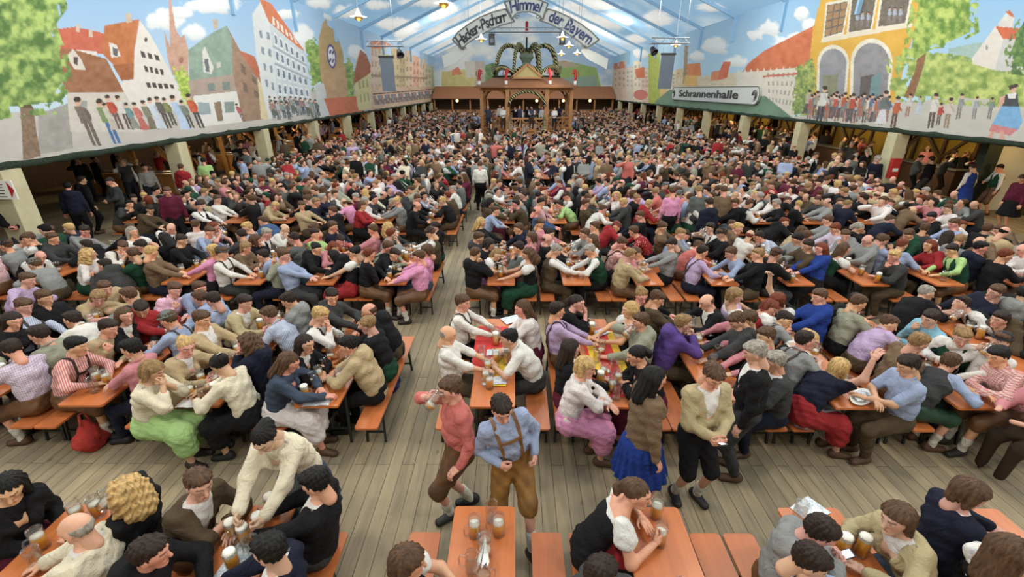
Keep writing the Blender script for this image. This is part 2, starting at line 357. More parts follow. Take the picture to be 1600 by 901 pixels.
def skeleton(sp):
    """sp: dict(seat, lean, side, twist, hyaw, hpitch, arms)  local frame: faces +x"""
    S = {}; seat = sp['seat']; sc = sp.get('scale', 1.)
    P = V3(0, 0, .6 if seat else sp.get('ph', .93) * sc); L = sp['lean']; sd = sp.get('side', 0)
    up = nrm(V3(L, sd, math.sqrt(max(.7 ** 2 - L * L - sd * sd, .05)))); u0 = nrm(up * .55 + V3(0, 0, .45))
    S['P'] = P; S['B'] = P + u0 * .2; S['Ch'] = S['B'] + up * .17; S['N'] = S['Ch'] + up * .16 + V3(.01, 0, 0)
    tw = sp.get('twist', 0); side = nrm(V3(-math.sin(tw), math.cos(tw), 0)); side = nrm(side - up * (side @ up)); S['side'] = side; fw = np.cross(side, up); S['fw'] = fw; S['up'] = up
    wide = .176 if sp['male'] else .158; S['wide'] = wide
    hy, hp = sp.get('hyaw', 0), sp.get('hpitch', 0)
    hf = V3(math.cos(hy) * math.cos(hp), math.sin(hy) * math.cos(hp), -math.sin(hp)); hup = nrm(V3(0, 0, 1) * .8 + up * .5)
    S['HR'] = frame(hf, hup - hf * (hup @ hf)); S['H'] = S['N'] + nrm(up + V3(.1, 0, .4)) * .15 + fw * .02
    for i, (sg, nm) in enumerate(((1, 'l'), (-1, 'r'))):
        sh = S['N'] - up * .055 + side * sg * wide; S['S' + nm] = sh
        arm = sp['arms'][i]; tgt, pole, pose = arm
        pole = V3(*pole); pole[1] *= sg; t = V3(*tgt); t[1] *= sg
        e, w = ik(sh, t, .285, .25, pole); S['E' + nm] = e; S['W' + nm] = w; S['hp' + nm] = pose
    for i, (sg, nm) in enumerate(((1, 'l'), (-1, 'r'))):
        hpj = P + V3(0, .085 * sg, -.018); S['J' + nm] = hpj
        ft = V3(*sp['feet'][i]); kn, ft2 = ik(hpj, ft, .45 * sc if not seat else .41, .45 * sc if not seat else .43, V3(1, .12 * sg, .6 if seat else 0)); S['K' + nm] = kn; S['F' + nm] = ft2
        S['fd' + nm] = nrm(V3(1, .18 * sg, 0))
    return S

def torso_prims(S, male):
    s = S['side']; f = S['fw']; k = 1.32
    w = .115 if male else .1
    pr = [Cap(S['P'] + V3(0, 0, -.01), S['B'], .108 if male else .112, w * .98, s, 1.38), Cap(S['B'], S['Ch'] + f * .012, w * .98, w * 1.06, s, 1.3), Cap(S['Ch'], S['N'] - S['up'] * .07, w * 1.05, .088, s, 1.5),
          Cap(S['N'] - S['up'] * .055 - s * (S['wide'] - .02), S['N'] - S['up'] * .055 + s * (S['wide'] - .02), .058, .058)]
    if not male: pr += [Ell(S['Ch'] + f * .1 + s * .06, (.06, .06, .06)), Ell(S['Ch'] + f * .1 - s * .06, (.06, .06, .06))]
    else: pr.append(Ell(S['B'] + f * .04, (.11, .12, .12)))
    return pr
def arm_prims(S, upto=2., g=0):
    pr = []
    for nm in 'lr':
        sh, e, w = S['S' + nm], S['E' + nm], S['W' + nm]
        if upto >= 1: pr.append(Cap(sh, e, .053 + g, .041 + g))
        else: pr.append(Cap(sh, sh + (e - sh) * upto, .055 + g, .053 + g)); continue
        t = min(upto - 1, 1)
        if t > 0: pr.append(Cap(e, e + (w - e) * t, .041 + g, .041 + (.028 - .041) * t + g))
    return pr
def leg_prims(S, upto=2., g=0):
    pr = []
    for nm in 'lr':
        j, k, f = S['J' + nm], S['K' + nm], S['F' + nm]
        pr.append(Cap(j, j + (k - j) * min(upto, 1), .088 + g, .088 + (.058 - .088) * min(upto, 1) + g)); t = min(upto - 1, 1)
        if t > 0: m = k + (f - k) * .35 + nrm(V3(-.3, 0, 0)) * .012; pr += [Cap(k, k + (f - k) * t, .056 + g, .056 + (.036 - .056) * t + g)]
    return pr

def body_mesh(S, male, vox, hv, hdv, tone, hands=True):
    pr = torso_prims(S, male) + [Cap(S['N'] - S['up'] * .04, S['N'] + (S['H'] - S['N']) * .4, .055, .052)] + arm_prims(S) + leg_prims(S)
    for nm in 'lr': pr.append(Cap(S['F' + nm] + V3(0, 0, -.03), S['F' + nm] + S['fd' + nm] * .13 + V3(0, 0, -.045), .036, .03))
    V, Q = sdf_mesh(pr, vox, .035)
    base = np.array(SKIN) * tone; c = np.tile(base.astype(F32), (len(V), 1)); parts = [(V, Q, c)]
    hV, hQ, hC = HEADS[hv]; parts.append(((hV @ S['HR'].T.astype(F32) + S['H']).astype(F32), hQ, hC * base))
    if hands:
        for nm, sg in (('l', 1), ('r', -1)):
            V, Q = HANDS[(S['hp' + nm], hdv)]; d = nrm(S['W' + nm] - S['E' + nm])
            if S['hp' + nm] in ('flat', 'relax'): d = nrm(V3(d[0], d[1], d[2] * .35)); upv = V3(0, 0, 1)
            else: upv = nrm(V3(0, sg, .25))     # gripping: palm faces inward
            R = frame(d, upv - d * (upv @ d)); vv = V.copy()
            # thumbs point towards the middle
            if sg == 1: vv[:, 1] *= -1; QQ = Q[:, ::-1]
            else: QQ = Q
            if S['hp' + nm] not in ('flat', 'relax'):
                # thumb up: y axis should point up
                R = np.stack([d, nrm(V3(0, 0, 1) - d * d[2]) * (-1 if sg == 1 else 1), np.zeros(3)], 1); R[:, 2] = np.cross(R[:, 0], R[:, 1])
            parts.append(((vv @ R.T.astype(F32) + S['W' + nm]).astype(F32), QQ, np.tile(base.astype(F32), (len(V), 1))))
    return join(parts)
def join(parts):
    Vs, Qs, Cs = [], [], []; b = 0
    for V, Q, c in parts: Vs.append(V); Qs.append(Q + b); Cs.append(c); b += len(V)
    return np.concatenate(Vs), np.concatenate(Qs), np.concatenate(Cs)

def ray_surface(prims, k, o, d, far=.5):
    """distance from outside to the cloth surface along -d, many rays at once"""
    t = np.full(len(o), far); P = o + d * far
    for _ in range(14):
        dd = sminl([p.d(P.astype(F32)) for p in prims], k); t = t - np.maximum(dd, -.02) * .8; P = o + d * t[:, None]
    return P
def strap(S, prims, off, pts, w=.03, th=.006):
    """pts: list of (angle from front, height along spine 0..1 pelvis-neck, shift sideways)"""
    s, f, up = S['side'], S['fw'], S['up']; O = []; D = []
    for ang, h, sh in pts:
        ax = S['P'] + (S['N'] - S['P']) * h if h < 1 else S['N']
        if h >= .94: O.append(S['N'] - up * .06 + s * sh); D.append(nrm(f * math.cos(ang) * .8 + up * 1))
        else: O.append(S['P'] * (1 - h) + S['N'] * h + s * sh); D.append(nrm(f * math.cos(ang) + s * 0))
    P = ray_surface(prims, .03, np.array(O), np.array(D), .3) + np.array(D) * off
    D = np.array(D); T = np.gradient(P, axis=0); V = []; Fc = []
    for i in range(len(P)):
        u = nrm(np.cross(nrm(T[i]), D[i])) * w / 2; n = D[i] * th; V += [P[i] - u, P[i] + u, P[i] + u + n, P[i] - u + n]
        if i: 
            for a, b in ((0, 1), (1, 2), (2, 3), (3, 0)): Fc.append((4 * i - 4 + a, 4 * i - 4 + b, 4 * i + b, 4 * i + a))
    return V, Fc
A_HALF = [0, 0, 0]
def straps(S, prims):
    mb = MB()
    for sg in (1, -1):
        pts = [(0, h, sg * (.075 + .03 * h)) for h in np.linspace(.08, .9, 9)] + [(0, .95, sg * .1), (math.pi / 2, .96, sg * .1), (math.pi, .95, sg * .1)] + [(math.pi, h, sg * (.1 - .17 * (1 - h / .9))) for h in np.linspace(.9, .06, 9)]
        v, f = strap(S, prims, .003, pts); mb.add(v, f)
    v, f = strap(S, prims, .004, [(0, .72, t) for t in np.linspace(-.09, .09, 6)], .035); mb.add(v, f)
    return mb
# ------------------------------------------------------------------ dressing a figure
LEDER = (98, 66, 38)
def arms_for(name, seat, L, H, male, rnd):
    """two arms (left, right): wrist target, elbow pole, hand pose; y is outward"""
    j = rnd.uniform(-.03, .03)
    if seat:
        rest = [((.46 + j + max(0, L - .2) * .4, .1, .835), (0, .85, -.3), 'flat'), ((.47 - j + max(0, L - .2) * .4, .11, .835), (0, .85, -.3), 'relax')]
        mug = [((.46 + j, .12, .835), (0, .85, -.3), 'flat'), ((.47, .16, .87), (-.2, .6, -.7), 'grip')]
        cross = [((.42 + j, -.03, .84), (0, .9, -.25), 'flat'), ((.36 + j, -.04, .865), (0, .9, -.25), 'relax')]
        chin = [((.40, .0, .84), (0, .9, -.25), 'flat'), ((H[0] + .06, .03, H[2] - .21), (.2, .3, -.8), 'fist')]
        lap = [((.3, .1, .67), (-.5, .5, -.2), 'relax'), ((.32, .08, .67), (-.5, .5, -.2), 'relax')]
        both = [((H[0] + .1, .03, H[2] - .15), (.1, .6, -.8), 'fist'), ((H[0] + .12, .03, H[2] - .13), (.1, .6, -.8), 'fist')]
        drink = [((.45, .1, .835), (0, .85, -.3), 'flat'), ((H[0] + .17, .09, H[2] - .12), (.1, .8, -.4), 'grip')]
        phone = [((.38, .04, .90), (-.1, .7, -.6), 'grip'), ((.38, .04, .90), (-.1, .7, -.6), 'grip')]
        reach = [((.5, .1, .835), (0, .85, -.3), 'flat'), ((.62, .08, .84), (0, .6, -.6), 'relax')]
        wave = [((.45, .1, .835), (0, .85, -.3), 'flat'), ((H[0] + .06, .16, H[2] + .34), (.2, .8, -.3), 'relax')]
    else:
        rest = [((.08, .27, .88), (-.7, .3, 0), 'relax'), ((.05, .27, .86), (-.7, .3, 0), 'relax')]
        mug = [((.08, .25, .88), (-.7, .3, 0), 'relax'), ((.3, .12, 1.12), (-.3, .6, -.5), 'grip')]
        cross = [((.24, -.05, 1.12), (0, .8, -.4), 'flat'), ((.2, -.05, 1.16), (0, .8, -.4), 'relax')]
        chin = both = phone = [((.3, .03, 1.08), (-.3, .7, -.5), 'grip'), ((.3, .03, 1.08), (-.3, .7, -.5), 'grip')]
        lap = [((.16, .17, .98), (-.6, .5, 0), 'fist'), ((.16, .17, .98), (-.6, .5, 0), 'fist')]
        drink = [((.1, .25, .88), (-.7, .3, 0), 'relax'), ((H[0] + .17, .09, H[2] - .13), (.1, .8, -.5), 'grip')]
        reach = [((L * .8 + .40, .1, 1.0), (-.2, .7, -.3), 'grip'), ((L * .8 + .42, .12, .98), (-.2, .7, -.3), 'grip')]
        wave = rest
    return dict(rest=rest, mug=mug, cross=cross, chin=chin, lap=lap, both=both, drink=drink, phone=phone, reach=reach, wave=wave)[name]

def wedge(S, w0=.025, w1=.42, up0=-.12):
    s, u, f, c = (S['side'].astype(F32), S['up'].astype(F32), S['fw'].astype(F32), S['Ch'].astype(F32))
    def cut(P):
        q = P - c; a = q @ u; return np.minimum(np.minimum((w0 + w1 * np.maximum(a - up0, 0) * .55 - np.abs(q @ s)), (a - up0)), q @ f - .0)
    return cut
HAIRMESH = {}
def hair_obj(style, v, root, S, colr):
    key = (style, v)
    if key not in HAIRMESH:
        V, Q = HAIRS[key]; o = mk('hair', V, Q, M['hair'], smooth=True); HAIRMESH[key] = o.data
    else: o = bpy.data.objects.new('hair', HAIRMESH[key]); C.objects.link(o)
    if style == 'h': o.name = 'hat'; 
    o.parent = root; o.color = (*lin(colr), 1)
    m4 = Matrix.Identity(4); R = S['HR']
    for i in range(3):
        for k in range(3): m4[i][k] = R[i][k]
        m4[i][3] = S['H'][i]
    o.matrix_local = m4; return o

def build_person(sp, loc, rz, dist):
    rnd = random.Random(sp['seed']); male = sp['male']; seat = sp['seat']
    near = dist < 8.6; vox = .016 if dist < 5.6 else .02 if near else .03 if dist < 13 else .036
    hv = .0065 if dist < 7 else .0125 if dist < 13 else .017; hdv = .0048 if dist < 6 else .0085 if dist < 13 else .011; hair_v = .0075 if dist < 7 else .013
    S = sp['S']; root = empty('person', loc, rz)
    V, Q, c = body_mesh(S, male, vox, hv, hdv, sp['tone']); mk('body', V, Q, M['skin'], root, True, cols=c)
    top, colr, pat = sp['top'], sp['color'], sp['pat']; fab = M[{'g': 'gingham', 'z': 'stripe', 'd': 'dots'}.get(pat, 'plain')]
    tp = torso_prims(S, male); zc = (.47 if seat else sp['hem']); zw = (.5 if seat else S['P'][2] - .04)
    floorcut = lambda z: (lambda P: z - P[:, 2])
    sd = rnd.randint(0, 50); wr = .0065
    def cl(name, prims, g, color, mat_=None, cuts=(), k=.035, wr=wr, vx=None, freq=27, pleat=None):
        V, Q = sdf_mesh([p.grow(g) for p in prims], vx or vox, k, wr, cuts, freq=freq, seed=sd, pleat=pleat)
        return mk(name, V, Q, mat_ or M['plain'], root, True, color=color)
    neckcut = lambda P: (P - F32(S['N'] + S['up'] * .0)) @ S['up'].astype(F32) - .012
    W_ = (224, 220, 214)
    if top in 'st':      # shirt, t-shirt
        shirt_o = cl('shirt', tp + arm_prims(S, 1.93 if top == 's' else .8 if not sp.get('roll') else 1.2, -.004), .015, colr, fab, [floorcut(zw), neckcut])
    elif top in 'jc':    # jacket, cardigan
        if near:
            cl('shirt', tp[:4 if male else 4], .012, W_ if top == 'j' else rnd.choice([W_, colr]), None, [floorcut(zw), neckcut])
            cl('jacket' if top == 'j' else 'cardigan', tp + arm_prims(S, 1.95, -.006), .026, colr, fab, [floorcut(zc), wedge(S) if top == 'j' else wedge(S, .03, .3, -.02), neckcut], wr=.008)
        else: cl('jacket' if top == 'j' else 'cardigan', tp + arm_prims(S, 1.95, -.006), .025, colr, fab, [floorcut(zc), neckcut])
    elif top == 'h':     # hooded jumper
        cl('hoodie', tp + arm_prims(S, 1.95, -.004) + [Cap(S['N'] - S['fw'] * .09 - S['side'] * .06, S['N'] - S['fw'] * .09 + S['side'] * .06, .055, .055), Ell(S['N'] - S['fw'] * .11 - S['up'] * .05, (.07, .09, .07))], .026, colr, fab, [floorcut(zc)], wr=.006)
    elif top == 'v':     # waistcoat over a pale shirt
        cl('shirt', tp + arm_prims(S, 1.93, -.002), .013, sp.get('under', W_), None, [floorcut(zw), neckcut])
        cl('waistcoat', tp[:3] + (tp[4:] if male else tp[4:6]), .026, colr, fab, [floorcut(zw - .02), wedge(S, .01, .4, -.05)] + ([neckcut]))
    elif top == 'd':     # dirndl
        u = S['up'].astype(F32); cc = S['Ch'].astype(F32)
        cl('blouse', tp[1:4] , .009, W_, None, [lambda P: (P - cc) @ u - .1])
        for nm in 'lr':
            sh, e = S['S' + nm], S['E' + nm]; cl('puff_sleeve', [Ell(sh + (e - sh) * .3, (.078, .078, .078)), Cap(sh, sh + (e - sh) * .4, .062, .066)], .008, W_, wr=.007)
        cl('bodice', tp[:3] + tp[4:], .017, colr, fab, [lambda P: (P - cc) @ u - .075, floorcut(zw)], wr=.001)
    if near and top in 'st':
        R = frame(S['fw'], S['up']); mb = MB(); pts = []
        for a in np.linspace(.35, 2 * math.pi - .35, 15): pts.append(S['N'] + S['up'] * .02 + S['fw'] * math.cos(a) * .064 + S['side'] * math.sin(a) * .066 + S['up'] * (-.02 * math.cos(a)))
        mb.tube(pts, .014, 6); mb.build('collar', fab, shirt_o, True, color=colr)
    if sp['sus'] and dist < 13:
        mb = straps(S, [p.grow(.02) for p in (tp + arm_prims(S, .5, .004))]); mb.build('suspenders', M['leather'], root, color=sp['sus'])
    # bottoms
    bt, bc = sp['bottom']; leg0 = [Cap(S['P'] + V3(0, 0, -.01), S['P'] + V3(0, 0, .1 if not seat else .09), .112, .11, S['side'], 1.3)]
    if bt == 'skirt':
        if seat:
            km = (S['Kl'] + S['Kr']) / 2; hang = sp.get('skirtlen', .2)
            pr = [Cap(S['P'], S['P'] + V3(0, 0, .1), .115, .105, S['side'], 1.3)]
            for nm in 'lr': pr += [Cap(S['J' + nm], S['K' + nm], .092, .085), Cap(S['K' + nm], S['K' + nm] + (S['F' + nm] - S['K' + nm]) * hang / .42, .085, .1)]
            sk_ = cl('skirt', pr, .015, bc, M[sp.get('spat', 'plain')], [floorcut(.12)], k=.12, wr=.008, freq=34)
        else:
            pr = [Cap(S['P'] + V3(0, 0, .08), S['P'] + V3(.02, 0, -.12), .105, .19, S['side'], 1.15), Cap(S['P'] + V3(.02, 0, -.12), S['P'] + V3(.03, 0, -.42), .19, .26, S['side'], 1.1)]
            hz = S['P'][2] - .42; hz2 = F32(hz)
            sk_ = cl('skirt', pr, .01, bc, M[sp.get('spat', 'plain')], [floorcut(hz - .02)], wr=.0, pleat=(0, 0, S['P'][2]))
        if sp.get('apron'):
            fw = S['fw'].astype(F32); P0 = S['P'].astype(F32); sdv = S['side'].astype(F32)
            cl('apron', pr, .026, sp['apron'], None, [lambda P: (.03 + .0 * P[:, 0]) - (P - P0) @ fw, lambda P: np.abs((P - P0) @ sdv) - .16, floorcut((.16 if seat else hz + .04))], k=.12 if seat else .035, wr=.008 if seat else 0, freq=34, pleat=None if seat else (0, 0, S['P'][2])).parent = sk_
    else:
        up = {'trousers': 1.9, 'leder': 1.12, 'shorts': .95}[bt]
        cl(bt if bt != 'leder' else 'leather_breeches', leg0 + leg_prims(S, up, .006), .014 if bt == 'trousers' else .02, bc, M['leather'] if bt == 'leder' else None, [lambda P: P[:, 2] - (S['B'][2] - .08)], k=.05)
        if bt != 'trousers' and near:
            for nm in 'lr': k_, f_ = S['K' + nm], S['F' + nm]; cl('sock', [Cap(k_ + (f_ - k_) * .62, f_ + V3(0, 0, -.03), .045, .036)], .008, (205, 200, 188), vx=.014)
    if near or not seat:
        for nm in 'lr':
            f, d = S['F' + nm], S['fd' + nm]
            cl('shoe', [Cap(f + V3(0, 0, -.03) - d * .04, f + d * .15 + V3(0, 0, -.045), .036, .03, np.cross(d, V3(0, 0, 1)), 1.15), Cap(f - d * .01, f + V3(0, 0, -.03), .036, .036)], .009, sp['shoe'], M['leather'], [floorcut(.0)], wr=0, vx=.012)
    st, hc = sp['hair']
    if st == 'h':
        hair_obj('s', hair_v, root, S, HAIR['n']); hair_obj('h', hair_v, root, S, hc)
    elif st: ho = hair_obj(st, hair_v, root, S, hc)
    if sp.get('flower'): MB().lathe([(0, .0), (.02, .004), (.036, 0), (.02, -.006), (0, -.008)], 9).build('hair_flower', M['plate'], ho).location = (-.1, 0, .118)
    return root

# ------------------------------------------------------------------ seating plan
LCOL = [-2.28, -3.64, -5.0, -6.36, -7.72, -9.08, -10.44]
RCOL = [-.25, 1.17, 2.53, 3.93, 5.33, 6.72, 8.1, 9.5, 10.85, 12.2]
ROWS = [(.73, 2.93), (4.3, 6.5), (7.9, 10.1), (12.2, 14.4), (14.9, 17.1)]
y = 19.0
while y < 73: ROWS += [(y, y + 2.2), (y + 2.5, y + 4.7)]; y += 6.6
ROWS = [r for r in ROWS if r[1] < 74]
R1COL = [-5.0, -3.6, -2.16, -.25, 1.16, 2.54, 3.92, 5.3]
TBL = []        # (row, col name, xc, y0, y1, side, index)
for ri, (a, b) in enumerate(ROWS):
    if ri == 0:
        for i, xc in enumerate(R1COL): TBL.append(dict(row=0, xc=xc, y0=a, y1=b, side='tree' if xc < -1 else 'palace', idx=(2 - i if xc < -1 else i - 3)))
    else:
        for i, xc in enumerate(LCOL): TBL.append(dict(row=ri, xc=xc, y0=a, y1=b, side='tree', idx=i))
        for i, xc in enumerate(RCOL): TBL.append(dict(row=ri, xc=xc, y0=a, y1=b, side='palace', idx=i))
def in_stage(x, yy): return 36.6 < yy < 48.5 and -4.2 < x < 5.9
TBL = [t for t in TBL if not in_stage(t['xc'], (t['y0'] + t['y1']) / 2)]
BO = .54
def rowname(r): return 'front' if r == 0 else ORD[r] if r < 12 else 'far'
def where(t): return f"{ORD[t['idx']]} table off aisle in {rowname(t['row'])} row {t['side']} side"

